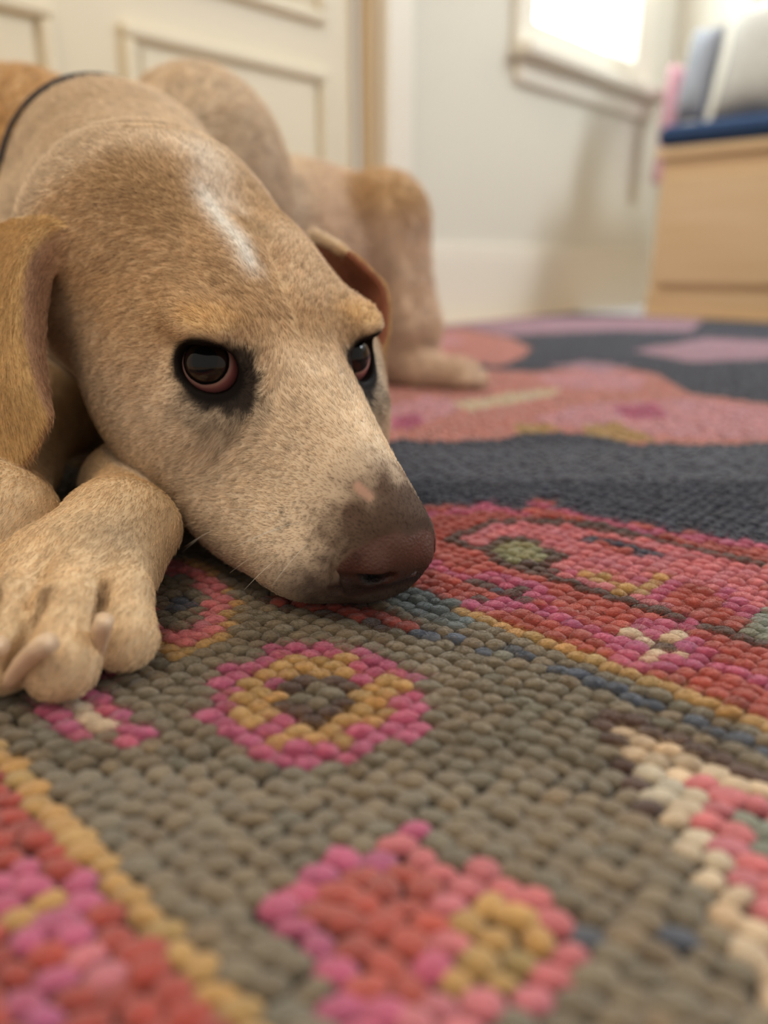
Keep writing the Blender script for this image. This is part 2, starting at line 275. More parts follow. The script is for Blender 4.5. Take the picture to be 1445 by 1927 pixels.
U0, U1, V0, V1 = -70, 160, -45, 290                           # rug extent in stitches
def rug_pattern():
    I, J = np.meshgrid(np.arange(U0, U1), np.arange(V0, V1), indexing='ij')
    c = np.full(I.shape, NAMES.index('grey'))
    c[J < 9] = NAMES.index('mustard'); c[J < 8] = NAMES.index('red')
    c[J == 33] = NAMES.index('mustard'); c[(J > 33)] = NAMES.index('coral'); c[J > 56] = NAMES.index('navy')
    c[(J < -8)] = NAMES.index('navy')
    b = NAMES.index('blue'); c[(J == 31) & (I < 20) & (I % 7 != 3)] = b; c[(J == 30) & (I >= 20) & (I < 23) & (I != 21)] = b; c[(J == 29) & (I >= 23) & (I < 25)] = b
    X, Y = I+.5, J+.5
    for name, poly in RUG_POLYS:
        p = np.array(poly); ins = np.zeros(I.shape, bool); n = len(p)
        for k in range(n):
            (x0, y0), (x1, y1) = p[k], p[(k+1) % n]
            if y0 == y1: continue
            ins ^= ((y0 > Y) != (y1 > Y)) & (X < (x1-x0)*(Y-y0)/(y1-y0)+x0)
        if name == 'navy' and len(poly) > 12: ins &= J > 33
        c[ins] = NAMES.index(name)
    return I.ravel(), J.ravel(), c.ravel()
def bump_template(rings, segs):
    """rounded loop of yarn, open below"""
    V = [(0, 0, 1.)]; F = []
    for r in range(1, rings+1):
        a = math.pi*.62*r/rings
        for s in range(segs):
            t = 2*math.pi*(s+.5*(r % 2))/segs
            V.append((math.sin(a)*math.cos(t), math.sin(a)*math.sin(t), math.cos(a)))
    for s in range(segs): F.append((0, 1+s, 1+(s+1) % segs))
    for r in range(1, rings):
        A, B = 1+(r-1)*segs, 1+r*segs
        for s in range(segs):
            s2 = (s+1) % segs
            if r % 2: F += [(A+s, B+s, A+s2), (B+s, B+s2, A+s2)]
            else: F += [(A+s, B+s, B+s2), (A+s, B+s2, A+s2)]
    V = np.array(V); V[:, 2] -= .16*np.exp(-((V[:, 1]-.25*V[:, 0])/.22)**2)*(V[:, 2] > 0)*(rings > 4)   # two plies
    return V, np.array(F)
def wool_material(name, source):
    m, nt, b = nodes(name); N, L = nt.nodes, nt.links
    if source == 'object': a = N.new('ShaderNodeObjectInfo'); col = a.outputs['Color']
    else: a = N.new('ShaderNodeAttribute'); a.attribute_name = 'yarn'; col = a.outputs['Color']
    g0 = N.new('ShaderNodeNewGeometry'); g = N.new('ShaderNodeMapping'); g.vector_type = 'TEXTURE'; g.inputs['Rotation'].default_value = (0, 0, math.atan2(-E1[1], -E1[0])+.72); g.inputs['Scale'].default_value = (4.5, 1, 1); L.new(g0.outputs['Position'], g.inputs[0])
    n = N.new('ShaderNodeTexNoise'); n.inputs['Scale'].default_value = 1500; n.inputs['Detail'].default_value = 3; n.inputs['Distortion'].default_value = 1.5; L.new(g.outputs[0], n.inputs['Vector'])
    n2 = N.new('ShaderNodeTexNoise'); n2.inputs['Scale'].default_value = 260; n2.inputs['Detail'].default_value = 2; L.new(g0.outputs['Position'], n2.inputs['Vector'])
    ad = N.new('ShaderNodeMath'); ad.operation = 'ADD'; L.new(n.outputs['Fac'], ad.inputs[0]); L.new(n2.outputs['Fac'], ad.inputs[1])
    r = N.new('ShaderNodeMapRange'); r.inputs['From Min'].default_value = .6; r.inputs['From Max'].default_value = 1.4; r.inputs['To Min'].default_value = .70; r.inputs['To Max'].default_value = 1.25; L.new(ad.outputs[0], r.inputs['Value'])
    s = N.new('ShaderNodeVectorMath'); s.operation = 'SCALE'; L.new(col, s.inputs[0]); L.new(r.outputs[0], s.inputs['Scale'])
    L.new(s.outputs[0], b.inputs['Base Color']); b.inputs['Roughness'].default_value = .8; b.inputs['Specular IOR Level'].default_value = .25
    b.inputs['Sheen Weight'].default_value = .3; b.inputs['Sheen Roughness'].default_value = .6
    bp = N.new('ShaderNodeBump'); bp.inputs['Strength'].default_value = .8; bp.inputs['Distance'].default_value = .0007; L.new(n.outputs['Fac'], bp.inputs['Height']); L.new(bp.outputs[0], b.inputs['Normal'])
    return m
def build_rug():
    I, J, c = rug_pattern()
    u = (I+.5)*ST; v = (J+.5)*ST
    # uneven hand work
    u = u+RNG.normal(0, .00035, len(u)); v = v+RNG.normal(0, .00035, len(v))+((I % 2)-.5)*.0012
    P = u[:, None]*E1+v[:, None]*E2; P[:, 2] = -.0016+RNG.normal(0, .00035, len(u))
    X, Y, d = project(P)
    keep = (P[:, 1] > -.12) & (((X > -1100) & (X < 1445+1100) & (d > .03)) | (np.hypot(P[:, 0], P[:, 1]-.1) < .62))
    wallclear = (u < 1.02) & (v < 1.86); keep &= wallclear
    P, X, Y, d, c, I, J = [a[keep] for a in (P, X, Y, d, c, I, J)]
    n = len(P)
    colr = np.array([PAL[k] for k in NAMES])[c]
    val = RNG.normal(1, .08, n)[:, None]; warm = RNG.normal(0, .05, n)
    colr = colr*np.clip(val, .68, 1.35)*np.stack([1+warm, np.ones(n), 1-warm], 1); colr = np.clip(colr, .003, .95)
    ang = RNG.normal(.72, .26, n); ca, sa = np.cos(ang), np.sin(ang)
    A = ca[:, None]*(-E1)+sa[:, None]*E2; B = np.cross(EZ, A)
    ra = .0049*RNG.normal(1, .10, n); rb = .0035*RNG.normal(1, .10, n); rz = .0026*RNG.normal(1, .09, n)
    root = empty('area_rug', (0, .6, 0)); tag(root, 'hand knotted wool rug with grey, coral, pink and navy pattern under the dog', 'rug')
    # backing
    q = [U0*ST, 1.02, V0*ST, 1.86]
    cs = [q[0]*E1+q[2]*E2, q[1]*E1+q[2]*E2, q[1]*E1+q[3]*E2, q[0]*E1+q[3]*E2]
    bk = mesh_obj('rug_backing', [p+EZ*z-np.array([0, .6, 0]) for z in (-.0095, -.0048) for p in cs], [(3, 2, 1, 0), (4, 5, 6, 7), (0, 1, 5, 4), (1, 2, 6, 5), (2, 3, 7, 6), (3, 0, 4, 7)][:6], plain('jute_backing', srgb(60, 54, 56), .95, .2, 300), root)
    # the 300 that show largest
    inf = (X > 0) & (X < 1445) & (Y < 1927) & (Y > 0) & (d > .03)
    order = np.argsort(np.where(inf, d, 9)); big = order[:300]; isbig = np.zeros(n, bool); isbig[big] = True
    T3 = bump_template(6, 12); T2 = bump_template(3, 6); T1 = bump_template(2, 5)
    mo = wool_material('yarn_single', 'object')
    protos = []
    for k in range(4):
        V = T3[0].copy(); V[:, :2] *= 1+RNG.normal(0, .05, (len(V), 1)); me = bpy.data.meshes.new('stitch'); me.from_pydata(V.tolist(), [], T3[1].tolist()); me.shade_smooth(); me.materials.append(mo); protos.append(me)
    from mathutils import Matrix
    for k, i in enumerate(big):
        o = bpy.data.objects.new('stitch', protos[k % 4]); COL.objects.link(o); o.parent = root
        a, b = A[i]*ra[i], B[i]*rb[i]; p = P[i]-np.array([0, .6, 0])
        o.matrix_local = Matrix(((a[0], b[0], 0, p[0]), (a[1], b[1], 0, p[1]), (0, 0, rz[i], p[2]), (0, 0, 0, 1)))
        o.color = (*colr[i], 1)
    near = (d < .55) & (d > .03) & (X > -200) & (X < 1645) & (Y < 2250)
    VV, FF, CC = [], [], []; off = 0
    for T, m in ((T3, near), (T2, ~near & (d < 1.0)), (T1, d >= 1.0)):
        ids = np.nonzero(m & ~isbig)[0]; tv, tf = T
        if not len(ids): continue
        jig = 1+RNG.normal(0, .05, (len(ids), len(tv), 1))
        W = P[ids][:, None, :]+tv[None, :, 0:1]*jig*(A[ids]*ra[ids, None])[:, None, :]+tv[None, :, 1:2]*jig*(B[ids]*rb[ids, None])[:, None, :]
        W[:, :, 2] += tv[None, :, 2]*rz[ids, None]
        VV.append(W.reshape(-1, 3)); FF.append((tf[None]+(np.arange(len(ids))*len(tv))[:, None, None]+off).reshape(-1, 3)); off += len(ids)*len(tv)
        CC.append(np.repeat(colr[ids], len(tv), 0))
    VV = np.concatenate(VV)-np.array([0, .6, 0]); FF = np.concatenate(FF); CC = np.concatenate(CC)
    me = bpy.data.meshes.new('stitch_field'); me.vertices.add(len(VV)); me.vertices.foreach_set('co', VV.astype(np.float32).ravel())
    me.loops.add(len(FF)*3); me.loops.foreach_set('vertex_index', FF.astype(np.int32).ravel()); me.polygons.add(len(FF)); me.polygons.foreach_set('loop_start', np.arange(0, len(FF)*3, 3, dtype=np.int32)); me.update(calc_edges=True)
    at = me.color_attributes.new('yarn', 'FLOAT_COLOR', 'POINT'); at.data.foreach_set('color', np.concatenate([CC, np.ones((len(CC), 1))], 1).astype(np.float32).ravel())
    me.shade_smooth(); me.materials.append(wool_material('yarn_field', 'attribute'))
    o = bpy.data.objects.new('stitch_field', me); COL.objects.link(o); o.parent = root; tag(o, kind='stuff')
    # loose wool fibres over the sharp zone
    ids = np.nonzero((d > .2) & (d < .46) & inf)[0]; per = 85
    rep = np.repeat(ids, per); m = len(rep)
    th = RNG.uniform(0, 2*math.pi, m); ph = np.arccos(RNG.uniform(.05, 1, m))
    nv = np.stack([np.sin(ph)*np.cos(th), np.sin(ph)*np.sin(th), np.cos(ph)], 1)
    base = P[rep]+nv[:, 0:1]*(A[rep]*ra[rep, None])+nv[:, 1:2]*(B[rep]*rb[rep, None]); base[:, 2] += nv[:, 2]*rz[rep]
    tang = np.cross(nv, RNG.normal(size=(m, 3))); tang = A[rep]*RNG.choice([-1., 1.], m)[:, None]+tang*.55; tang /= np.linalg.norm(tang, axis=1)[:, None]
    nw = nv[:, 0:1]*A[rep]+nv[:, 1:2]*B[rep]+nv[:, 2:3]*EZ
    ln = RNG.uniform(.0016, .0046, m)[:, None]
    bend = RNG.normal(0, .5, (m, 3))
    pts = np.stack([base, base+(tang*.85+nw*.22)*ln*.5, base+(tang*.9+nw*.32+bend*.45)*ln], 1)-np.array([0, .6, 0])
    hair_curves('wool_fibres', pts, np.array([.000034, .00003, .000014]), colr[rep]*RNG.normal(1.05, .22, m).clip(.5, 1.7)[:, None], root, hair_material('wool_fibre', .2, 1.))
def hair_material(name, trans, spec, root_dark=.55):
    m, nt, b = nodes(name); N, L = nt.nodes, nt.links
    a = N.new('ShaderNodeAttribute'); a.attribute_name = 'fur_colour'
    hi = N.new('ShaderNodeHairInfo'); mr = N.new('ShaderNodeMapRange'); mr.inputs['To Min'].default_value = root_dark; mr.inputs['To Max'].default_value = 1.12; mr.inputs['From Max'].default_value = .7; L.new(hi.outputs['Intercept'], mr.inputs['Value'])  # strand roots darkened, painting in the shade between hairs
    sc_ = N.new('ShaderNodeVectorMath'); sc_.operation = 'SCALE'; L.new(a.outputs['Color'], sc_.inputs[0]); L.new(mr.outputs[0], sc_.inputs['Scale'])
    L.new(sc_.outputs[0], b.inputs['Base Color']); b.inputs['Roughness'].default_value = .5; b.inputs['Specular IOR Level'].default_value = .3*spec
    t = N.new('ShaderNodeBsdfTranslucent'); L.new(sc_.outputs[0], t.inputs[0])
    mx = N.new('ShaderNodeMixShader'); mx.inputs[0].default_value = trans; L.new(b.outputs[0], mx.inputs[1]); L.new(t.outputs[0], mx.inputs[2])
    L.new(mx.outputs[0], N['Material Output'].inputs[0]); return m
def hair_curves(name, pts, radius, col, parent, mat, rscale=None):
    n, k = pts.shape[:2]
    hc = bpy.data.hair_curves.new(name); hc.add_curves([k]*n)
    hc.attributes['position'].data.foreach_set('vector', np.ascontiguousarray(pts, np.float32).ravel())
    r = np.tile(radius, (n, 1)) if rscale is None else radius[None]*rscale[:, None]
    at = hc.attributes.get('radius') or hc.attributes.new('radius', 'FLOAT', 'POINT'); at.data.foreach_set('value', np.ascontiguousarray(r, np.float32).ravel())
    at = hc.attributes.new('fur_colour', 'FLOAT_COLOR', 'CURVE'); at.data.foreach_set('color', np.concatenate([np.clip(col, 0, 1), np.ones((n, 1))], 1).astype(np.float32).ravel())
    hc.materials.append(mat); o = bpy.data.objects.new(name, hc); COL.objects.link(o); o.parent = parent; tag(o, kind='stuff'); return o
build_rug()

# ================================================================== the dog
N_FUR = 460000
# head frame
EYE_N=pt(400,695,.304); EYE_F=pt(672,675,.340)
HO=(EYE_N+EYE_F)/2
_F=unit(pt(755,1045,.268)-HO)
HL=unit(EYE_F-EYE_N); HL=unit(HL-_F*(HL@_F)); _U=np.cross(_F,HL)
if _U[2]<0: _U=-_U
_a=math.radians(15.)
HM=_F*math.cos(_a)+_U*math.sin(_a); HU=_U*math.cos(_a)-_F*math.sin(_a)
HR=np.stack([HM,HL,HU],1)          # columns: forward, left, up
def hp(f,l,u): return HO+HR@(np.array([f,l,u])*.01)
def hdir(f,l,u): return unit(HR@np.array([f,l,u],float))

# ---- signed distance volume on a rectilinear grid ----
def axis(segs):
    out=[segs[0][0]]
    for a,b,h in segs:
        n=max(1,int(round((b-a)/h))); out+=list(np.linspace(a,b,n+1)[1:])
    return np.array(out,np.float32)
FH=.0011
GX=axis([(-.50,-.26,.006),(-.26,.025,FH),(.025,.14,.005)])
GY=axis([(.17,.195,.003),(.195,.46,FH),(.46,.62,.003),(.62,1.16,.007)])
GZ=axis([(-.012,.19,FH),(.19,.34,.005)])
D=np.full((len(GX),len(GY),len(GZ)),1.,np.float32)
def sl(lo,hi):
    r=[]
    for g,a,b in zip((GX,GY,GZ),lo,hi):
        i=np.searchsorted(g,a); j=np.searchsorted(g,b); r.append(slice(max(0,i-1),min(len(g),j+1)))
    return tuple(r)
def coords(s): return GX[s[0]][:,None,None],GY[s[1]][None,:,None],GZ[s[2]][None,None,:]
def smin(a,b,k):
    h=np.maximum(k-np.abs(a-b),0)/k; return np.minimum(a,b)-h*h*k*.25
def smax(a,b,k):
    h=np.maximum(k-np.abs(a-b),0)/k; return np.maximum(a,b)+h*h*k*.25
def put(s,d,k,mode):
    if mode=='add': D[s]=smin(D[s],d,k)
    else: D[s]=smax(D[s],-d,k)
def ell(c,r,k=.008,R=None,mode='add'):
    c=np.asarray(c,float); r=np.asarray(r,float); R=np.eye(3) if R is None else R
    ext=np.sqrt(((R*r)**2).sum(1))+k*1.2+.004
    s=sl(c-ext,c+ext); X,Y,Z=coords(s); X=X-c[0];Y=Y-c[1];Z=Z-c[2]
    q=[(X*R[0,i]+Y*R[1,i]+Z*R[2,i])/r[i] for i in range(3)]
    k0=np.sqrt(q[0]**2+q[1]**2+q[2]**2)+1e-6
    k1=np.sqrt((q[0]/r[0])**2+(q[1]/r[1])**2+(q[2]/r[2])**2)+1e-6
    put(s,(k0*(k0-1)/k1).astype(np.float32),k,mode)
def hell(f,l,u,a,b,c,k=.8,mode='add',rot=None):
    R=HR if rot is None else HR@rot
    ell(hp(f,l,u),np.array([a,b,c])*.01,k*.01,R,mode)
def cone(a,b,ra,rb,k=.008,mode='add',flat=None):
    a=np.asarray(a,float); b=np.asarray(b,float); m=max(ra,rb)+k*1.2+.004
    s=sl(np.minimum(a,b)-m,np.maximum(a,b)+m); X,Y,Z=coords(s)
    ab=b-a; L2=ab@ab
    t=np.clip(((X-a[0])*ab[0]+(Y-a[1])*ab[1]+(Z-a[2])*ab[2])/L2,0,1)
    vx=X-a[0]-t*ab[0]; vy=Y-a[1]-t*ab[1]; vz=Z-a[2]-t*ab[2]
    dd=vx*vx+vy*vy+vz*vz
    if flat is not None:       # (axis, factor): stretch the section along an axis
        ax,f=np.asarray(flat[0]),flat[1]
        w=vx*ax[0]+vy*ax[1]+vz*ax[2]; dd=dd+w*w*(1/f**2-1)
    put(s,(np.sqrt(dd)-(ra+(rb-ra)*t)).astype(np.float32),k,mode)
def chain(pts,k=.008,mode='add'):
    for (a,ra),(b,rb) in zip(pts[:-1],pts[1:]): cone(a,b,ra,rb,k,mode)
def cubic(x,xs,ys):
    # monotone-ish catmull rom interpolation
    xs=np.asarray(xs,float); ys=np.asarray(ys,float)
    m=np.gradient(ys,xs); i=np.clip(np.searchsorted(xs,x)-1,0,len(xs)-2)
    h=xs[i+1]-xs[i]; t=np.clip((x-xs[i])/h,0,1)
    return ((2*t**3-3*t*t+1)*ys[i]+(t**3-2*t*t+t)*h*m[i]+(3*t*t-2*t**3)*ys[i+1]+(t**3-t*t)*h*m[i+1])
def head_loft(st):
    st=np.array(st,float); f0,f1=st[0,0],st[-1,0]
    lo=np.array([HO-.16]).min(0); 
    cs=np.array([hp(a,b,c) for a in (f0-1,f1+1) for b in (-8,8) for c in (-9,7)])
    s=sl(cs.min(0),cs.max(0)); X,Y,Z=coords(s); X=X-HO[0];Y=Y-HO[1];Z=Z-HO[2]
    f,l,u=[100*(X*HR[0,i]+Y*HR[1,i]+Z*HR[2,i]) for i in range(3)]
    fc=np.clip(f,f0,f1); tab=np.linspace(f0,f1,400)
    def I(c): return np.interp(fc,tab,cubic(tab,st[:,0],st[:,c])).astype(np.float32)
    top,bot,hw,lev,tt,nn=I(1),I(2),I(3),I(4),I(5),I(6)
    cu=bot+(top-bot)*lev; du=u-cu
    h=np.where(du>0,top-cu,cu-bot)
    q=du/h
    w=hw*np.where(q>0,1-tt*np.clip(q,0,1.2)*.5,1)
    g=(np.abs(l/w)**nn+np.abs(q)**nn+1e-9)**(1/nn)
    over=np.where(f>f1,f-f1,np.where(f<f0,f0-f,0))
    gr=np.gradient(g); 
    dx=np.gradient(GX[s[0]])[:,None,None]*100;dy=np.gradient(GY[s[1]])[None,:,None]*100;dz=np.gradient(GZ[s[2]])[None,None,:]*100
    n=np.sqrt((gr[0]/dx)**2+(gr[1]/dy)**2+(gr[2]/dz)**2)
    d=(g-1)/np.clip(n,.08,2.)
    d=np.where(over>0,np.sqrt(np.maximum(d,0)**2+over**2)+np.minimum(d,0)*0+0.02,d)
    put(s,(d*.01).astype(np.float32),.006,'add')
def sheet(P,thick,k=.004,n=70,m=60):
    P=np.array(P,float)  # rows x cols x 3
    nr,nc=P.shape[:2]
    tv=np.linspace(0,nr-1,n); sv=np.linspace(0,nc-1,m)
    A=np.stack([np.stack([cubic(tv,np.arange(nr),P[:,c,a]) for a in range(3)],-1) for c in range(nc)],1)   # n x nc x 3
    B=np.stack([np.stack([cubic(sv,np.arange(nc),A[r,:,a]) for a in range(3)],-1) for r in range(n)],0)
    r=thick
    lo=B.reshape(-1,3).min(0)-r-k-.006; hi=B.reshape(-1,3).max(0)+r+k+.006
    s=sl(lo,hi); tmp=np.full(D[s].shape,.05,np.float32)
    gx,gy,gz=GX[s[0]],GY[s[1]],GZ[s[2]]; w=r+k+.005
    for c in B.reshape(-1,3):
        i0,i1=np.searchsorted(gx,[c[0]-w,c[0]+w]);j0,j1=np.searchsorted(gy,[c[1]-w,c[1]+w]);k0,k1=np.searchsorted(gz,[c[2]-w,c[2]+w])
        if i0==i1 or j0==j1 or k0==k1: continue
        dd=np.sqrt((gx[i0:i1,None,None]-c[0])**2+(gy[None,j0:j1,None]-c[1])**2+(gz[None,None,k0:k1]-c[2])**2)-r
        t=tmp[i0:i1,j0:j1,k0:k1]; np.minimum(t,dd,out=t)
    put(s,tmp,k,'add'); return B
def on_skin(x,y):
    """first point of the volume met on the sight line through a measured point"""
    for d in np.arange(.18,.40,.0005):
        p=pt(x,y,d); i,j,k=np.searchsorted(GX,p[0]),np.searchsorted(GY,p[1]),np.searchsorted(GZ,p[2])
        if i<len(GX) and j<len(GY) and k<len(GZ) and D[i,j,k]<0: return pt(x,y,d+.0006)
    return ptz(x,y,.01)
def surface_nets():
    ins=D<0
    nx,ny,nz=D.shape
    cnt=np.zeros((nx-1,ny-1,nz-1),np.uint8)
    for a in (0,1):
        for b in (0,1):
            for c in (0,1): cnt+=ins[a:nx-1+a,b:ny-1+b,c:nz-1+c]
    I,J,K=np.nonzero((cnt>0)&(cnt<8))
    idx=np.full(cnt.shape,-1,np.int32); idx[I,J,K]=np.arange(len(I))
    V=np.zeros((len(I),3)); C=np.zeros(len(I))
    corners=[(a,b,c) for a in (0,1) for b in (0,1) for c in (0,1)]
    G=(GX,GY,GZ)
    for p in corners:
        for ax in range(3):
            if p[ax]: continue
            q=list(p); q[ax]=1
            dp=D[I+p[0],J+p[1],K+p[2]]; dq=D[I+q[0],J+q[1],K+q[2]]
            m=(dp<0)!=(dq<0); t=np.where(m,dp/np.where(m,dp-dq,1),0)
            pos=np.stack([GX[I+p[0]],GY[J+p[1]],GZ[K+p[2]]],-1).astype(float)
            base=(I,J,K)[ax]+0
            pos[:,ax]+=t*(G[ax][base+1]-G[ax][base])
            V+=pos*m[:,None]; C+=m
    V/=C[:,None]
    F=[]
    for ax in range(3):
        a=[slice(None)]*3; b=[slice(None)]*3; a[ax]=slice(0,-1); b[ax]=slice(1,None)
        A=ins[tuple(a)]; B=ins[tuple(b)]
        o1,o2=[x for x in range(3) if x!=ax]
        P=np.stack(np.nonzero(A!=B),-1)
        ok=(P[:,o1]>0)&(P[:,o2]>0)&(P[:,o1]<cnt.shape[o1])&(P[:,o2]<cnt.shape[o2])
        P=P[ok]; fl=A[tuple(P.T)]
        def cell(d1,d2):
            Q=P.copy(); Q[:,o1]-=d1; Q[:,o2]-=d2; return idx[tuple(Q.T)]
        q=np.stack([cell(1,1),cell(0,1),cell(0,0),cell(1,0)],-1)
        if ax==1: fl=~fl
        q[~fl]=q[~fl][:,::-1]
        F.append(q)
    return V,np.concatenate(F)

# =================== the dog's shape ===================
EYE_R=1.34
def rotv(axis_,ang):
    a=unit(axis_); c,s=math.cos(ang),math.sin(ang); K=np.array([[0,-a[2],a[1]],[a[2],0,-a[0]],[-a[1],a[0],0]])
    return np.eye(3)+s*K+(1-c)*K@K
EYES=[]
for sgn in (-1,1):
    n=unit([.85,sgn*.45,.27])             # outward look of the eye in the head frame
    surf=np.array([0.25,sgn*3.75,0.06])
    cen=surf-n*EYE_R
    a=np.cross([0,0,1.],n); a=unit(a)*(-sgn)   # lateral -> medial
    a=a if a[1]*sgn<0 else -a
    b=np.cross(n,a); b=b if b[2]>0 else -b
    ang=math.radians(22)
    a2=a*math.cos(ang)-b*math.sin(ang); b2=b*math.cos(ang)+a*math.sin(ang)
    EYES.append((cen,n,a2,b2))
def build_head():
    head_loft([
     #  f    top   bot   hw  level taper n
     (-12.7, .8, -3.8, 3.2,.50,.0,2.0),
     (-11,  3.4, -6.8, 5.7,.48,.2,2.0),
     (-8,   4.8, -7.9, 6.8,.44,.3,2.1),
     (-5,   4.8, -8.0, 6.5,.40,.4,2.1),
     (-2.5, 4.4, -7.8, 5.8,.36,.45,2.1),
     (-.5,  3.2, -7.6, 5.0,.33,.55,2.15),
     (1.2,  2.0, -7.5, 4.5,.30,.7,2.2),
     (3,    1.2, -7.4, 4.1,.30,.8,2.3),
     (5,    .5,  -7.2, 3.65,.32,.85,2.4),
     (7,   -.1,  -6.8, 3.1,.36,.8,2.4),
     (9,   -.8,  -6.1, 2.5,.42,.6,2.3),
     (10.0,-1.4, -5.3, 2.0,.5,.4,2.2)])
    # cheeks and jaw muscle
    for s in (-1,1):
        hell(-5.0,s*4.6,-3.0,4.4,2.4,4.0,2.0)
        hell(-1.0,s*3.9,-2.3,2.6,1.3,1.3,1.6)     # cheek bone under the eye
        hell(5.2,s*2.3,-5.2,3.2,1.6,1.7,1.4)     # flews
        hell(-1.8,s*3.9,-4.6,3.2,1.6,2.0,2.0)
        hell(1.2,s*3.0,-6.0,3.4,1.7,1.7,1.6)
        hell(-1.2,s*3.7,1.5,1.6,1.2,.7,1.6)       # brow
    # forehead furrow
    chain([(hp(-8.5,0,7.6),.006),(hp(-6,0,6.6),.010),(hp(-1.5,0,4.75),.009),(hp(1.5,0,2.9),.007),(hp(4,0,1.75),.004)],.018,'sub')
    # eye sockets: lids over the ball, then the opening
    for cen,n,a,b in EYES:
        c=hp(*cen)
        ell(c,np.array([1,1,1])*(EYE_R+.13)*.01,.007)
        R=HR@np.stack([a,b,n],1)
        o=hp(*(cen+n*1.05+b*.08))
        ell(o,np.array([1.25,1.03,.95])*.01,.0022,R,'sub')
    # nose
    hell(9.5,-.12,-2.8,1.5,1.62,1.6,.6)
    for s in (-1,1):
        hell(9.8,s*.95-.12,-3.1,1.2,.74,1.05,.3)
        R=rotv([0,0,1],s*.55)@rotv([0,1,0],.35)
        hell(10.8-(.25 if s>0 else 0),s*1.0-.1+(.2 if s>0 else 0),-3.50,1.3,.66,.46,.15,'sub',rot=R)
        cone(hp(10.75,s*1.25-.1,-3.55),hp(9.9,s*1.95-.1,-3.75),.0024,.0012,.003,'sub')
    for s in (-1,1): cone(hp(9.1,s*1.98-.1,-3.0),hp(9.6,s*1.85-.1,-4.5),.0009,.0016,.004,'sub')
    cone(hp(11.25,-.1,-2.6),hp(10.7,-.1,-4.6),.0010,.0016,.003,'sub')
def build_body():
    # neck
    chain([(hp(-6,-.6,-1.2),.055),(hp(-12,-2.0,.0),.062),(pt(230,374,.54),.071)],.03)
    N1=pt(230,374,.54)
    chain([(N1,.071),(np.array([-.23,.74,.15]),.09)],.02)
    ell([-.19,.55,.085],[.13,.11,.10],.02)
    # trunk
    ell([-.25,.86,.145],[.155,.26,.14],.04)
    ell([-.17,.76,.198],[.08,.10,.10],.015)
    ell([-.33,.76,.186],[.10,.11,.11],.015)
    ell([-.10,.92,.12],[.12,.14,.12],.04)
    # hind leg
    chain([(np.array([-.10,.92,.13]),.09),(np.array([.0,.88,.175]),.046),(np.array([.028,.84,.06]),.032),(np.array([-.01,.84,.022]),.022),(np.array([.04,.815,.016]),.017),(np.array([.085,.795,.014]),.017)],.02)
    for i,dx in enumerate((0,.012,-.012)): ell([.095-abs(dx)*.5,.795+dx,.011],[.017,.008,.010],.006)
CLEFTS=[]
def build_legs():
    W=ptz(224,996,.0265)
    chain([(np.array([-.20,.62,.13]),.07),(np.array([-.095,.47,.040]),.034),(np.array([-.128,.36,.020]),.0205),(W,.0182)],.02)
    K=ptz(172,1058,.0215)
    cone(W,K,.0182,.0185,.012,flat=([1,0,0],1.3))
    ell(ptz(135,1075,.018),[.030,.020,.017],.012)
    toes=[((238,1075,.024),(236,1195,.012),.0098),((140,1085,.026),(118,1240,.012),.0108),((50,1085,.024),(12,1230,.012),.0105),((-30,1080,.020),(-75,1180,.010),.0098)]
    for a,b,r in toes:
        A,B=ptz(*a)-np.array([0,0,.003]),ptz(*b); m=(A+B)/2+[0,0,.0045]
        chain([(A+(K-A)*.5-np.array([0,0,.004]),r*.7),(A,r*.85)],.009); chain([(A,r*.85),(m,r*.86),(B,r*1.05)],.0035)
        ell(B+[0,-.001,-.003],[r*.95,r*1.1,r*.75],.003)
    # clefts between the toes follow the skin
    for path,rm in ((((199,1105),(192,1135),(183,1170),(176,1195)),.0017),(((88,1108),(76,1138),(60,1178),(40,1220),(24,1255)),.0022),(((10,1085),(-8,1130),(-30,1190)),.0018)):
        q=[on_skin(*p) for p in path]; CLEFTS.append(q)
        chain([(p,.0006+(rm-.0006)*min(1,k/2)) for k,p in enumerate(q)],.003,'sub')
def build_leg2():
    W2=ptz(-12,990,.028)
    chain([(np.array([-.30,.62,.13]),.07),(np.array([-.215,.47,.05]),.036),(np.array([-.20,.38,.03]),.022),(W2,.021),(ptz(-90,1050,.022),.022)],.02)
    for q in ((-60,1110),(-110,1100),(-160,1080)): cone(ptz(-90,1050,.022),ptz(q[0],q[1]+60,.012),.012,.0105,.005)
EARS=[]
def build_ears():
    near=[[(165,480,0.3326),(150,447,0.3326),(112,420,0.3515),(60,420,0.3733),(0,430,0.3969)],
          [(138,480,0.3298),(100,432,0.3241),(62,428,0.3326),(10,438,0.3515),(-60,450,0.3780)],
          [(92,520,0.3251),(46,490,0.3156),(20,500,0.3260),(-40,520,0.3449),(-110,540,0.3685)],
          [(76,625,0.3194),(36,610,0.3100),(0,620,0.3166),(-60,640,0.3355),(-130,660,0.3591)],
          [(82,730,0.3119),(58,725,0.3033),(10,740,0.3071),(-60,760,.34),(-130,780,0.3449)],
          [(86,770,0.3062),(85,790,0.3015),(45,862,0.3033),(-30,922,0.3166),(-92,872,0.3355)]]
    far=[[(640,464,0.4016),(615,450,0.4205),(590,440,0.4441)],
         [(688,505,0.3922),(640,490,0.4205),(600,480,0.4489)],
         [(723,548,0.3874),(670,555,0.4205),(620,560,0.4536)],
         [(727,620,0.3827),(675,630,0.4205),(630,640,0.4536)],
         [(707,715,0.3780),(670,720,0.4111),(640,720,0.4441)],
         [(674,798,0.3733),(660,790,0.3969),(650,780,0.4252)]]
    for g in (near,far):
        EARS.append(sheet([[pt(*c) for c in r] for r in g],.0021,.005))
build_body(); build_head(); build_ears()
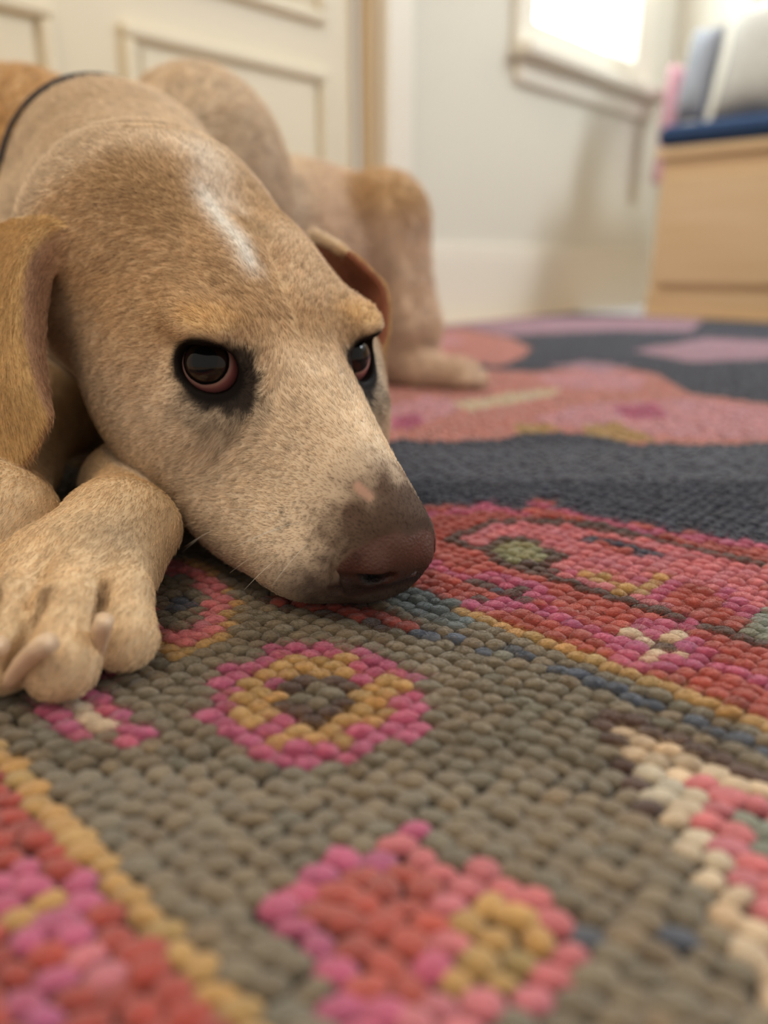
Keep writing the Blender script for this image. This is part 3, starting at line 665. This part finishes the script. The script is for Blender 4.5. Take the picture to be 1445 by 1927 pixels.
_D1=D; DB=D; D=np.full(_D1.shape,1.,np.float32)
build_legs()
_D1=smin(_D1,D,.002); D=np.full(_D1.shape,1.,np.float32)
build_leg2()
D=smin(_D1,D,.002); del _D1
D=smax(D,np.broadcast_to((.0006-GZ)[None,None,:],D.shape).astype(np.float32),.003)
DV,DF=surface_nets()
_i=[np.clip(np.searchsorted(g,DV[:,k]),0,len(g)-1) for k,g in enumerate((GX,GY,GZ))]
LEGV=DB[_i[0],_i[1],_i[2]]>.0025
def relax(V,F,w,n):
    """even out the stepped grid where it is coarse"""
    e=np.concatenate([F[:,[0,1]],F[:,[1,2]],F[:,[2,3]],F[:,[3,0]]]); e=np.concatenate([e,e[:,::-1]])
    cnt=np.bincount(e[:,0],minlength=len(V))[:,None]
    for _ in range(n):
        S=np.stack([np.bincount(e[:,0],weights=V[e[:,1],k],minlength=len(V)) for k in range(3)],1)
        V=V+w[:,None]*(S/cnt-V)
    return V
DV=relax(DV,DF,.6*np.clip(np.maximum((DV[:,1]-.45)/.02,(DV[:,2]-.18)/.01),0,1)*np.where(DV[:,1]>.70,.5,1),8)
DV=relax(DV,DF,np.full(len(DV),.35),1)

# ---- skin, colours, flow of the coat
def vnoise(P, scale, seed):
    q = P*scale; i = np.floor(q).astype(np.int64); f = q-i; f = f*f*(3-2*f); out = 0
    def hsh(a, b, c):
        h = (a*73856093 ^ b*19349663 ^ c*83492791 ^ seed*2654435761) & 0x7fffffff
        h = (h*1103515245+12345) & 0x7fffffff; h ^= h >> 13; h = (h*1103515245+12345) & 0x7fffffff
        return (h & 0xffff)/65535.
    for a in (0, 1):
        for b in (0, 1):
            for c in (0, 1):
                w = (f[:, 0] if a else 1-f[:, 0])*(f[:, 1] if b else 1-f[:, 1])*(f[:, 2] if c else 1-f[:, 2])
                out = out+w*hsh(i[:, 0]+a, i[:, 1]+b, i[:, 2]+c)
    return out
def smooth(x, a, b):
    t = np.clip((x-a)/(b-a), 0, 1); return t*t*(3-2*t)
H = (DV-HO)@HR*100; hf, hl, hu = H.T
# normals
tri = np.concatenate([DF[:, [0, 1, 2]], DF[:, [0, 2, 3]]])
fn = np.cross(DV[tri[:, 1]]-DV[tri[:, 0]], DV[tri[:, 2]]-DV[tri[:, 0]])
VN = np.zeros_like(DV)
for k in range(3): np.add.at(VN, tri[:, k], fn)
VN /= np.linalg.norm(VN, axis=1)[:, None]+1e-12
# regions
def near_sheet(B, lim):
    kd = kdtree.KDTree(B.shape[0]*B.shape[1]); flat = B.reshape(-1, 3)
    for i, p in enumerate(flat): kd.insert(p, i)
    kd.balance()
    lo, hi = flat.min(0)-lim, flat.max(0)+lim
    cand = np.nonzero(((DV > lo) & (DV < hi)).all(1))[0]
    dist = np.full(len(DV), 9.); idx = np.zeros(len(DV), int)
    for i in cand:
        co, j, dd = kd.find(DV[i]); dist[i] = dd; idx[i] = j
    dt = np.gradient(B, axis=0).reshape(-1, 3); row = idx//B.shape[1]; colm = idx % B.shape[1]
    return dist, dt[idx], row/(B.shape[0]-1), colm/(B.shape[1]-1)
e_n = near_sheet(EARS[0], .006); e_f = near_sheet(EARS[1], .006)
ear_n = (e_n[0] < .0042) & (e_n[2] > .06); ear_f = (e_f[0] < .0042) & (e_f[2] > .06)
leg = LEGV
headw = smooth(H[:, 0], -13, -10)*(~leg)*(DV[:, 1] < .50)
out_n = VN@HL; n1 = vnoise(DV, 60, 1); n2 = vnoise(DV, 220, 2); n3 = vnoise(DV, 1100, 3)
TAN = np.array([.55, .36, .19]); CREAM = np.array([.70, .56, .41]); WHITE = np.array([.86, .81, .75]); GOLD = np.array([.56, .365, .165])
DARK = np.array([.022, .016, .014]); BROWN = np.array([.120, .072, .052]); PINKS = np.array([.52, .30, .24])
C = np.tile(CREAM, (len(DV), 1))
def paint(mask, col): 
    global C
    C = C*(1-mask[:, None])+np.asarray(col)*mask[:, None]
def blob(c, r, soft=.5):
    q = np.sqrt((((H-np.array(c))/np.array(r))**2).sum(1)); q = q+(n1-.5)*.5+(n2-.5)*.25
    return 1-smooth(q, 1-soft, 1+soft)
al = (~leg)
# head: tan cap, paler cheeks and muzzle
paint(.80*smooth(hu+.25*n1*4, -.5, 2.2)*(1-smooth(hf, .0, 3.0))*smooth(hf-.25*hl*(hl<0), -9.5, -7.5)*headw*al, TAN)
paint(.45*blob((-4, -6, 0), (4.5, 3, 2.5))*al, TAN)
paint(.75*blob((-8.2, -4.0, 4.6), (2.2, 2.6, 1.8), .5)*al, TAN*.82)
paint(.55*blob((-6.5, -3.5, 4.5), (1.6, 2.0, 1.4), .5)*al, TAN*.85)
paint(.85*blob((-4.6, .1, 4.6), (1.1, .55, .9), .45)*al, TAN*.72)
paint(.7*blob((-9.0, 1.6, 4.6), (3.0, 1.3, 1.6), .5)*al, TAN*.85)
# pale streaks on the forehead
lc = -1.15-.10*np.clip(-hf-3, 0, 6)
paint(1.0*np.exp(-((hl-lc)/.56)**2)*smooth(hf, -8.5, -6.0)*(1-smooth(hf, -2.4, -1.0))*(hu > 2)*al, WHITE)
paint(.50*np.exp(-((hl+.7)/1.1)**2)*smooth(hf, -12.0, -9.0)*(1-smooth(hf, -6.5, -5.0))*(hu > 2)*al, WHITE)
paint(.55*np.exp(-((hl-1.1)/.9)**2)*smooth(hf, -6, -4)*(1-smooth(hf, -1.5, .5))*(hu > 1.5)*al, CREAM*1.15)
paint(.55*np.exp(-((hl+.3)/1.2)**2)*smooth(hf, 1, 3)*(1-smooth(hf, 6, 8))*(hu > -2)*al, CREAM*1.12)
# brows, highlight on the ridge painted gold
for s in (-1, 1): paint(.65*blob((-.1, s*3.7, 2.15), (1.3, 1.5, .42), .5)*al, GOLD*1.2)
# dark round the eyes
for cen, n, a, b in EYES:
    q = H-(cen+n*1.05); x, y, zz = q@a, q@b, q@n
    ring = np.sqrt((x/1.25)**2+(y/.98)**2)
    nz = (n2-.5)*.5
    paint(.55*(1-smooth(np.sqrt(((x-.7)/2.3)**2+((y+.75)/1.9)**2)+nz, .55, 1.15))*(zz > -1.4), np.array([.13, .085, .055]))
    paint(.97*(1-smooth(np.sqrt(((x-.45)/1.95)**2+((y-.0)/1.55)**2)+nz*.6, .74, 1.05))*(zz > -1.6), DARK)
    paint(1.0*(1-smooth(ring, 1.15, 1.35))*(zz > -1.6), DARK*.4)
    paint(.75*blob(tuple(cen+n*.9+a*1.55+b*1.25), (.55, .55, .55), .5), DARK*1.5)
# muzzle end
top = smooth(hu, -4.2, -1.6)
paint(.92*smooth(hf-.5*(hu < -3)+(n2-.5)*1.4-.10*np.abs(hl), 6.4, 9.3)*top*al, BROWN)
paint(.80*smooth(hf+(n2-.5)*1.2, 8.0, 9.6)*al*headw, BROWN*.55)
paint(.38*smooth(n3, .62, .80)*smooth(hf, 5.0, 7.0)*smooth(-hu, 1.2, 2.6)*al*headw, DARK*1.5)
for (f, l, u) in [(7.6, -2.6, -2.6), (7.0, -2.8, -3.2), (8.1, -2.4, -3.2), (7.4, -2.7, -3.8), (6.4, -3.0, -3.0), (8.4, -2.3, -3.9), (7.9, -2.5, -4.5), (6.7, -3.0, -4.2)]:
    paint(.6*blob((f, l, u), (.10, .3, .10), .6)*al, DARK*1.5)
SCAR = np.max([blob((f_, l_, u_), (.20, .13, .3), .5) for f_, l_, u_ in ((8.40, -1.02, -.92), (8.58, -.97, -.98), (8.76, -.90, -1.05), (8.94, -.84, -1.1))], axis=0)*al
paint(SCAR*.75, np.array([.50, .30, .23]))
# dark lip fur, with the shadow under the nose painted in
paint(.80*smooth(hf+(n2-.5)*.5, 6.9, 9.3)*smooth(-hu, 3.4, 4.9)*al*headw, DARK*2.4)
# nose leather
nose = smooth(hf-.3*hu+.2*np.abs(hl)+(n2-.5)*.12, 11.0, 11.2)*smooth(4.85+hu, 0., .3)*(np.abs(hl) < 2.2)*(hf > 9.3)*(~leg)
paint(nose, np.array([.075, .031, .022]))
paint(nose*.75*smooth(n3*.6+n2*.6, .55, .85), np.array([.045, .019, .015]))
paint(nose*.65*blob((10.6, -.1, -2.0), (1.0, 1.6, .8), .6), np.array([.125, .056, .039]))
paint(nose*.9*(1-smooth(hu+.15*hl, -4.2, -3.7)), np.array([.03, .02, .018]))  # shadow on the nose underside painted in
for s in (-1, 1): paint(blob((10.45, s*1.0-.1, -3.5), (.8, .62, .42), .25), DARK*.25)  # nostril shade painted into the shallow hollows
# ears
paint(ear_n*1., GOLD*(.92+.2*n1[:, None]) if False else GOLD)
paint(ear_n*(1-smooth(e_n[3], .16, .24))*.8, np.array([.50, .32, .20]))
paint(ear_n*smooth(out_n, .0, .4)*.7, np.array([.44, .26, .17]))
paint(ear_f*1., np.array([.46, .27, .12])); paint(ear_f*smooth(-out_n, -.1, .35)*.9, np.array([.20, .065, .045]))  # inner side of the far ear darkened, its backlit shade painted in
paint(.85*(~ear_n)*blob((-9.6, -6.3, .6), (1.7, 1.6, 2.4), .5)*al, np.array([.14, .085, .075]))  # shade in the hollow behind the near ear painted in
paint(.55*(~ear_n)*blob((-9.0, -7.0, -2.2), (1.2, 1.2, 1.3), .5)*al, np.array([.42, .26, .18]))
# trunk and legs
W = DV
paint(smooth(W[:, 1], .58, .66)*smooth(-W[:, 0], .235, .275)*al, np.array([.58, .35, .15]))
paint(smooth(W[:, 1], .62, .70)*.6*np.exp(-((W[:, 0]+.235)/.02)**2)*al, TAN)
paint(smooth(W[:, 0], -.10, -.05)*smooth(W[:, 1], .72, .78)*.75*al, np.array([.68, .50, .38]))
paint(smooth(W[:, 0], -.055, -.02)*smooth(W[:, 1], .72, .78)*smooth(W[:, 2], .15, .20)*.9*al, np.array([.56, .36, .18]))
paint(smooth(W[:, 0], -.05, -.02)*smooth(W[:, 1], .72, .78)*smooth(-W[:, 2], -.15, -.10)*smooth(-W[:, 0], -.02, .01)*.6*al, np.array([.34, .21, .18]))  # shaded inner side of the hind leg painted in brown
legc = np.array([.72, .54, .34]); paint(leg*1., legc)
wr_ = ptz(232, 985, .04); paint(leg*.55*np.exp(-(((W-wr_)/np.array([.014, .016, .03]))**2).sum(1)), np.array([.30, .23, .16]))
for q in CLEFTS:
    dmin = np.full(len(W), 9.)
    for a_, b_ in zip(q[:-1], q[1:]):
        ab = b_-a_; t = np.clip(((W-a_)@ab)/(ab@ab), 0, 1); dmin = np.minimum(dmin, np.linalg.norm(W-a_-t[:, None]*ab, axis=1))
    paint(leg*.6*(1-smooth(dmin, .0014, .0042)), np.array([.26, .155, .085]))  # brownish cleft fur, with crease shade painted in
C *= (.90+.20*n2[:, None])
C = np.clip(C, .004, .92)
# flow of the hair
flow = np.tile(-HM, (len(DV), 1))
flow = flow-HU*(.85*np.maximum(smooth(-hu, .5, 3)*.65, smooth(np.abs(hl), 2.0, 5.0)*(1-smooth(hf, 0, 2.5)))*headw)[:, None]                  # cheeks: back and down
flow = flow-HL*(np.sign(-hl)*0)[:, None]
flow = flow+HL[None]*(np.sign(hl)*.45*smooth(hf, -10, -2)*smooth(hu, .5, 2.5)*headw)[:, None]
for cen, n, a, b in EYES:
    q = (H-(cen+n*1.05+a*.9)); r = np.linalg.norm(q, axis=1)
    flow += (2.2*np.exp(-(r/2.3)**2))[:, None]*((q/(r[:, None]+1e-6))@HR.T)
bodyw = smooth(W[:, 1], .48, .66); flow = flow*(1-bodyw)[:, None]+np.array([-.1, 1., -.35])*bodyw[:, None]
flow[leg] = np.array([-.25, -.9, -.45])
for m, e in ((ear_n, e_n), (ear_f, e_f)): flow[m] = e[1][m]/(np.linalg.norm(e[1][m], axis=1)[:, None]+1e-9)
sw = np.stack([vnoise(DV, 45, 5), vnoise(DV, 45, 6), vnoise(DV, 45, 7)], 1)-.5
flow /= np.linalg.norm(flow, axis=1)[:, None]+1e-9; flow += sw*.35
flow -= VN*(flow*VN).sum(1)[:, None]; flow /= np.linalg.norm(flow, axis=1)[:, None]+1e-9
# length of the hair
HLEN = .0050*np.ones(len(DV)); HLEN *= 1-.62*smooth(hf, 2.5, 8.8)*headw*al
HLEN += .004*smooth(-hf, 10, 14)*al*(~ear_n)*(~ear_f); HLEN[leg] = .0036; HLEN[ear_n | ear_f] = .0048; HLEN += .004*bodyw
eyed = np.full(len(DV), 9.); bald = np.clip(nose*1.6, 0, 1)
for cen, n, a, b in EYES:
    q = H-(cen+n*1.05); ring = np.sqrt(((q@a)/1.25)**2+((q@b)/.98)**2); z_ok = (q@n) > -1.6
    bald = np.maximum(bald, (1-smooth(ring, 1.06, 1.16))*z_ok); HLEN *= np.where(z_ok, .45+.55*smooth(ring, 1.1, 2.2), 1)
bald = np.maximum(bald, SCAR*.9)
bald = np.maximum(bald, .75*ear_f*smooth(-out_n, -.1, .3))
DENS = np.where(W[:, 1] > .56, .16, 1.)*(1-bald)
to_cam = np.array([0, 0, CAM_H])-W; to_cam /= np.linalg.norm(to_cam, axis=1)[:, None]
DENS *= np.where((VN*to_cam).sum(1) < -.35, .25, 1.); DENS[(W[:, 2] < .002) & (VN[:, 2] < -.5)] = 0

# ---- the dog as objects
DOG0 = np.array([-.10, .45, 0.])
dog = empty('dog', DOG0); tag(dog, 'tan and cream short haired dog lying with its chin and paw on the rug', 'dog')
me = bpy.data.meshes.new('body'); me.from_pydata((DV-DOG0).tolist(), [], DF.tolist()); me.update(); me.shade_smooth()
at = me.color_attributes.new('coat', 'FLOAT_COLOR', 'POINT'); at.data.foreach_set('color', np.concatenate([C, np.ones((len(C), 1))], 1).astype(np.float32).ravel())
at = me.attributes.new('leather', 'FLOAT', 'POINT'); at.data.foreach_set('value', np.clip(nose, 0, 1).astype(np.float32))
ms, nt, b = nodes('skin_and_nose'); N, L = nt.nodes, nt.links
ca = N.new('ShaderNodeAttribute'); ca.attribute_name = 'coat'; la = N.new('ShaderNodeAttribute'); la.attribute_name = 'leather'
tc = N.new('ShaderNodeTexCoord'); vo = N.new('ShaderNodeTexVoronoi'); vo.inputs['Scale'].default_value = 900; L.new(tc.outputs['Object'], vo.inputs['Vector'])
no = N.new('ShaderNodeTexNoise'); no.inputs['Scale'].default_value = 1600; no.inputs['Detail'].default_value = 3; L.new(tc.outputs['Object'], no.inputs['Vector'])
rr = N.new('ShaderNodeMapRange'); rr.inputs['To Min'].default_value = .65; rr.inputs['To Max'].default_value = .40; L.new(la.outputs['Fac'], rr.inputs['Value']); L.new(rr.outputs[0], b.inputs['Roughness'])
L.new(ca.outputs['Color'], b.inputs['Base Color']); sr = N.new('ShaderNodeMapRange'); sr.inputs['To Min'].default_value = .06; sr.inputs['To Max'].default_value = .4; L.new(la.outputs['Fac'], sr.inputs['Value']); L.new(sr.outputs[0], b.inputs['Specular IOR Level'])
ad = N.new('ShaderNodeMath'); ad.operation = 'ADD'; L.new(vo.outputs['Distance'], ad.inputs[0]); L.new(no.outputs['Fac'], ad.inputs[1])
mu = N.new('ShaderNodeMath'); mu.operation = 'MULTIPLY'; L.new(la.outputs['Fac'], mu.inputs[0]); mu.inputs[1].default_value = .55
bp = N.new('ShaderNodeBump'); bp.inputs['Distance'].default_value = .0004; L.new(mu.outputs[0], bp.inputs['Strength']); L.new(ad.outputs[0], bp.inputs['Height']); L.new(bp.outputs[0], b.inputs['Normal'])
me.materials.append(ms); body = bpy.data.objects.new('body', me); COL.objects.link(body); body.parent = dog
# eyes
def ray_sphere(x, y, c, r):
    o = np.array([0, 0, CAM_H]); dr_ = unit(pt(x, y, 1.)-o); q = o-c; bq = q@dr_; disc = bq*bq-(q@q-r*r)
    return o+dr_*(-bq-math.sqrt(max(disc, 0)))
m_eye, nt, b = nodes('eye'); N, L = nt.nodes, nt.links
tc = N.new('ShaderNodeTexCoord'); nm = N.new('ShaderNodeVectorMath'); nm.operation = 'NORMALIZE'; L.new(tc.outputs['Object'], nm.inputs[0])
sx = N.new('ShaderNodeSeparateXYZ'); L.new(nm.outputs[0], sx.inputs[0]); ac = N.new('ShaderNodeMath'); ac.operation = 'ARCCOSINE'; L.new(sx.outputs['Z'], ac.inputs[0])
ns = N.new('ShaderNodeTexNoise'); ns.inputs['Scale'].default_value = 300; L.new(tc.outputs['Object'], ns.inputs['Vector'])
wob = N.new('ShaderNodeMath'); wob.operation = 'MULTIPLY_ADD'; L.new(ns.outputs['Fac'], wob.inputs[0]); wob.inputs[1].default_value = .05; L.new(ac.outputs[0], wob.inputs[2])
cr = N.new('ShaderNodeValToRGB'); e = cr.color_ramp.elements; e[0].position = 0; e[0].color = (.004, .004, .005, 1); e[1].position = .40; e[1].color = (.004, .004, .005, 1)
for p, c in ((.46, (.016, .009, .006)), (.68, (.022, .012, .008)), (.74, (.005, .004, .004)), (.80, (.006, .005, .005)), (.83, (.40, .24, .20)), (.89, (.46, .24, .20)), (1.0, (.38, .13, .12))):
    x = e.new(p); x.color = (*c, 1)
L.new(wob.outputs[0], cr.inputs[0]); L.new(cr.outputs[0], b.inputs['Base Color']); b.inputs['Roughness'].default_value = .03; b.inputs['Specular IOR Level'].default_value = .32
for (cen, n, a, bb_), gz in zip(EYES, ((384, 677), (671, 658))):
    c = hp(*cen); g = unit(ray_sphere(*gz, c, EYE_R*.01)-c)
    bm = bmesh.new(); bmesh.ops.create_uvsphere(bm, u_segments=64, v_segments=40, radius=EYE_R*.01)
    for v in bm.verts:
        t = math.acos(max(-1, min(1, v.co.z/(EYE_R*.01)))); v.co *= 1+.045*max(0, 1-(t/.80)**2)
    me = bpy.data.meshes.new('eye'); bm.to_mesh(me); bm.free(); me.shade_smooth(); me.materials.append(m_eye)
    o = bpy.data.objects.new('eye', me); COL.objects.link(o); o.parent = dog; o.location = c-DOG0; o.rotation_euler = Vector(g).to_track_quat('Z', 'Y').to_euler(); o['label'] = 'dark brown glossy eye'
# claws, whiskers
def tube(name, path, rad, mat, parent, segs=10, off=DOG0):
    path = [np.asarray(p, float) for p in path]; V, F = [], []
    for i, p in enumerate(path):
        t = unit(path[min(i+1, len(path)-1)]-path[max(i-1, 0)]); s = unit(np.cross(t, [0.3, .2, 1])); q = np.cross(t, s)
        for k in range(segs):
            an = 2*math.pi*k/segs; V.append(p-off+(s*math.cos(an)+q*math.sin(an))*rad[i])
    for i in range(len(path)-1):
        for k in range(segs): F.append((i*segs+k, i*segs+(k+1) % segs, (i+1)*segs+(k+1) % segs, (i+1)*segs+k))
    F.append(tuple(range(segs))[::-1]); F.append(tuple((len(path)-1)*segs+k for k in range(segs)))
    return mesh_obj(name, V, F, mat, parent, True)
m_claw = plain('claw_horn', (.64, .46, .31), .35, .10, 500)
for a, bq, r in (((197, 1165, .0255), (183, 1250, .0075), .0030), ((94, 1208, .0255), (14, 1290, .0075), .0032), ((0, 1215, .020), (-60, 1275, .004), .0034), ((-80, 1160, .018), (-130, 1215, .004), .003)):
    A, B = ptz(*a), ptz(*bq); U = np.array([0, 0, 1.])
    tube('claw', [A, A+(B-A)*.3+U*.0016, A+(B-A)*.6+U*.0017, A+(B-A)*.85+U*.0008, A+(B-A)*.97, B], [r, r, r*.92, r*.80, r*.62, r*.25], m_claw, dog)
m_wh = plain('whisker_hair', (.72, .66, .56), .4, .05, 100)
for f, l, u, dx in ((7.6, -2.7, -2.7, (.1, -1, .1)), (7.0, -2.9, -3.3, (-.3, -1, -.3)), (8.1, -2.5, -3.3, (.5, -1, -.2)), (6.4, -3.1, -3.1, (-.6, -.9, .1)), (7.4, -2.8, -4.0, (0, -1, -.6)), (6.7, -3.1, -4.3, (-.5, -.8, -.7)), (4.0, -3.9, -5.0, (-.5, -.9, -.6)), (3.0, -3.6, -5.6, (-.2, -1, -.6))):
    p = hp(f, l, u); d_ = hdir(*dx); ln = .022
    q = [p+d_*ln*t-np.array([0, 0, .004])*t*t for t in (0, .25, .5, .75, 1)]
    q = [np.array([k[0], k[1], max(k[2], .003)]) for k in q]
    tube('whisker', q, [.00011, .0001, .00009, .00007, .00003], m_wh, dog, 5)
# collar: a strap laid round the neck
CN0, CN1 = hp(-12, -2., 0.), pt(230, 374, .54)
ax_ = unit(CN1-CN0); cc = CN0+(CN1-CN0)*1.08; ax_ = unit(ax_-np.array([0, 0, .22])-HL*.35)
s_ = unit(np.cross(ax_, [0, 0, 1])); t_ = np.cross(s_, ax_)
if t_[2] < 0: t_ = -t_
def dist_at(p):
    i = np.clip(np.searchsorted(GX, p[0]), 1, len(GX)-1); j = np.clip(np.searchsorted(GY, p[1]), 1, len(GY)-1); k = np.clip(np.searchsorted(GZ, p[2]), 1, len(GZ)-1)
    fx, fy, fz = (p[0]-GX[i-1])/(GX[i]-GX[i-1]), (p[1]-GY[j-1])/(GY[j]-GY[j-1]), (p[2]-GZ[k-1])/(GZ[k]-GZ[k-1]); v = 0
    for a, wa in ((i-1, 1-fx), (i, fx)):
        for bq, wb_ in ((j-1, 1-fy), (j, fy)):
            for c_, wc in ((k-1, 1-fz), (k, fz)): v += DB[a, bq, c_]*wa*wb_*wc
    return v
V, F = [], []; NS = 96; CW = .0065
for k in range(NS):
    an = 2*math.pi*k/NS; rd = s_*math.cos(an)+t_*math.sin(an)
    for w_, e_ in ((-CW, .0005), (-CW, .0032), (CW, .0032), (CW, .0005)):
        r = .03
        while r < .16 and dist_at(cc+ax_*w_+rd*r) < 0: r += .001
        V.append(cc+ax_*w_+rd*(r+e_+.0022)-DOG0)
R_ = np.array(V).reshape(NS, 4, 3); 
for _ in range(3): R_ = (np.roll(R_, 1, 0)+2*R_+np.roll(R_, -1, 0))/4
V = R_.reshape(-1, 3)
for k in range(NS):
    n_ = (k+1) % NS
    for q in range(4): F.append((k*4+q, k*4+(q+1) % 4, n_*4+(q+1) % 4, n_*4+q))
col_o = mesh_obj('collar', V, F, plain('collar_webbing', srgb(34, 42, 56), .75, .2, 400, .3), dog, True); col_o['label'] = 'narrow dark navy webbing collar'
COLLAR_MASK = np.abs((DV-cc)@ax_) < CW+.001
near_c = np.linalg.norm(DV-cc, axis=1) < .14; DENS[COLLAR_MASK & near_c & (~ear_n)] = 0
# ---- the coat
def grow(nst):
    ar = .5*np.linalg.norm(fn, axis=1)*DENS[tri].mean(1); cs = np.cumsum(ar)
    t = np.searchsorted(cs, RNG.uniform(0, cs[-1], nst)); t = np.minimum(t, len(tri)-1); T = tri[t]
    r1 = np.sqrt(RNG.uniform(0, 1, nst)); r2 = RNG.uniform(0, 1, nst); w = np.stack([1-r1, r1*(1-r2), r1*r2], 1)
    ip = lambda A: (A[T]*(w[:, :, None] if A.ndim == 2 else w)).sum(1)
    p, n, fl_, ln, cl, bd = ip(DV), ip(VN), ip(flow), ip(HLEN), ip(C), ip(bald)
    n /= np.linalg.norm(n, axis=1)[:, None]
    ok = RNG.uniform(0, 1, nst) > bd
    p, n, fl_, ln, cl = p[ok], n[ok], fl_[ok], ln[ok], cl[ok]; m = len(p)
    cl_n = np.stack([vnoise(p, 420, s) for s in (21, 22, 23)], 1)-.5       # small clumps
    fl_ = fl_+cl_n*.38+RNG.normal(0, .11, (m, 3)); fl_ -= n*(fl_*n).sum(1)[:, None]; fl_ /= np.linalg.norm(fl_, axis=1)[:, None]+1e-9
    lift = (RNG.normal(.22, .08, m)+cl_n[:, 0]*.12).clip(.06, .7)[:, None]; ln = (ln*RNG.uniform(.65, 1.2, m))[:, None]
    d0 = fl_+n*lift*1.6; d1 = fl_+n*lift*.75; d2 = fl_+n*lift*.25
    q0 = p-n*.0002; q1 = q0+unit_rows(d0)*ln*.34; q2 = q1+unit_rows(d1)*ln*.33; q3 = q2+unit_rows(d2)*ln*.33
    far = smooth(p[:, 1], .45, .62)
    br = RNG.normal(1, .12, m).clip(.45, 1.5)*(1-.30*(RNG.uniform(0, 1, m) < .10))*(.93+.14*vnoise(p, 420, 21))
    return np.stack([q0, q1, q2, q3], 1)-DOG0, cl*br[:, None]*1.10, 1+1.6*far
def unit_rows(a): return a/(np.linalg.norm(a, axis=1)[:, None]+1e-9)
pts, cl, rs = grow(N_FUR)
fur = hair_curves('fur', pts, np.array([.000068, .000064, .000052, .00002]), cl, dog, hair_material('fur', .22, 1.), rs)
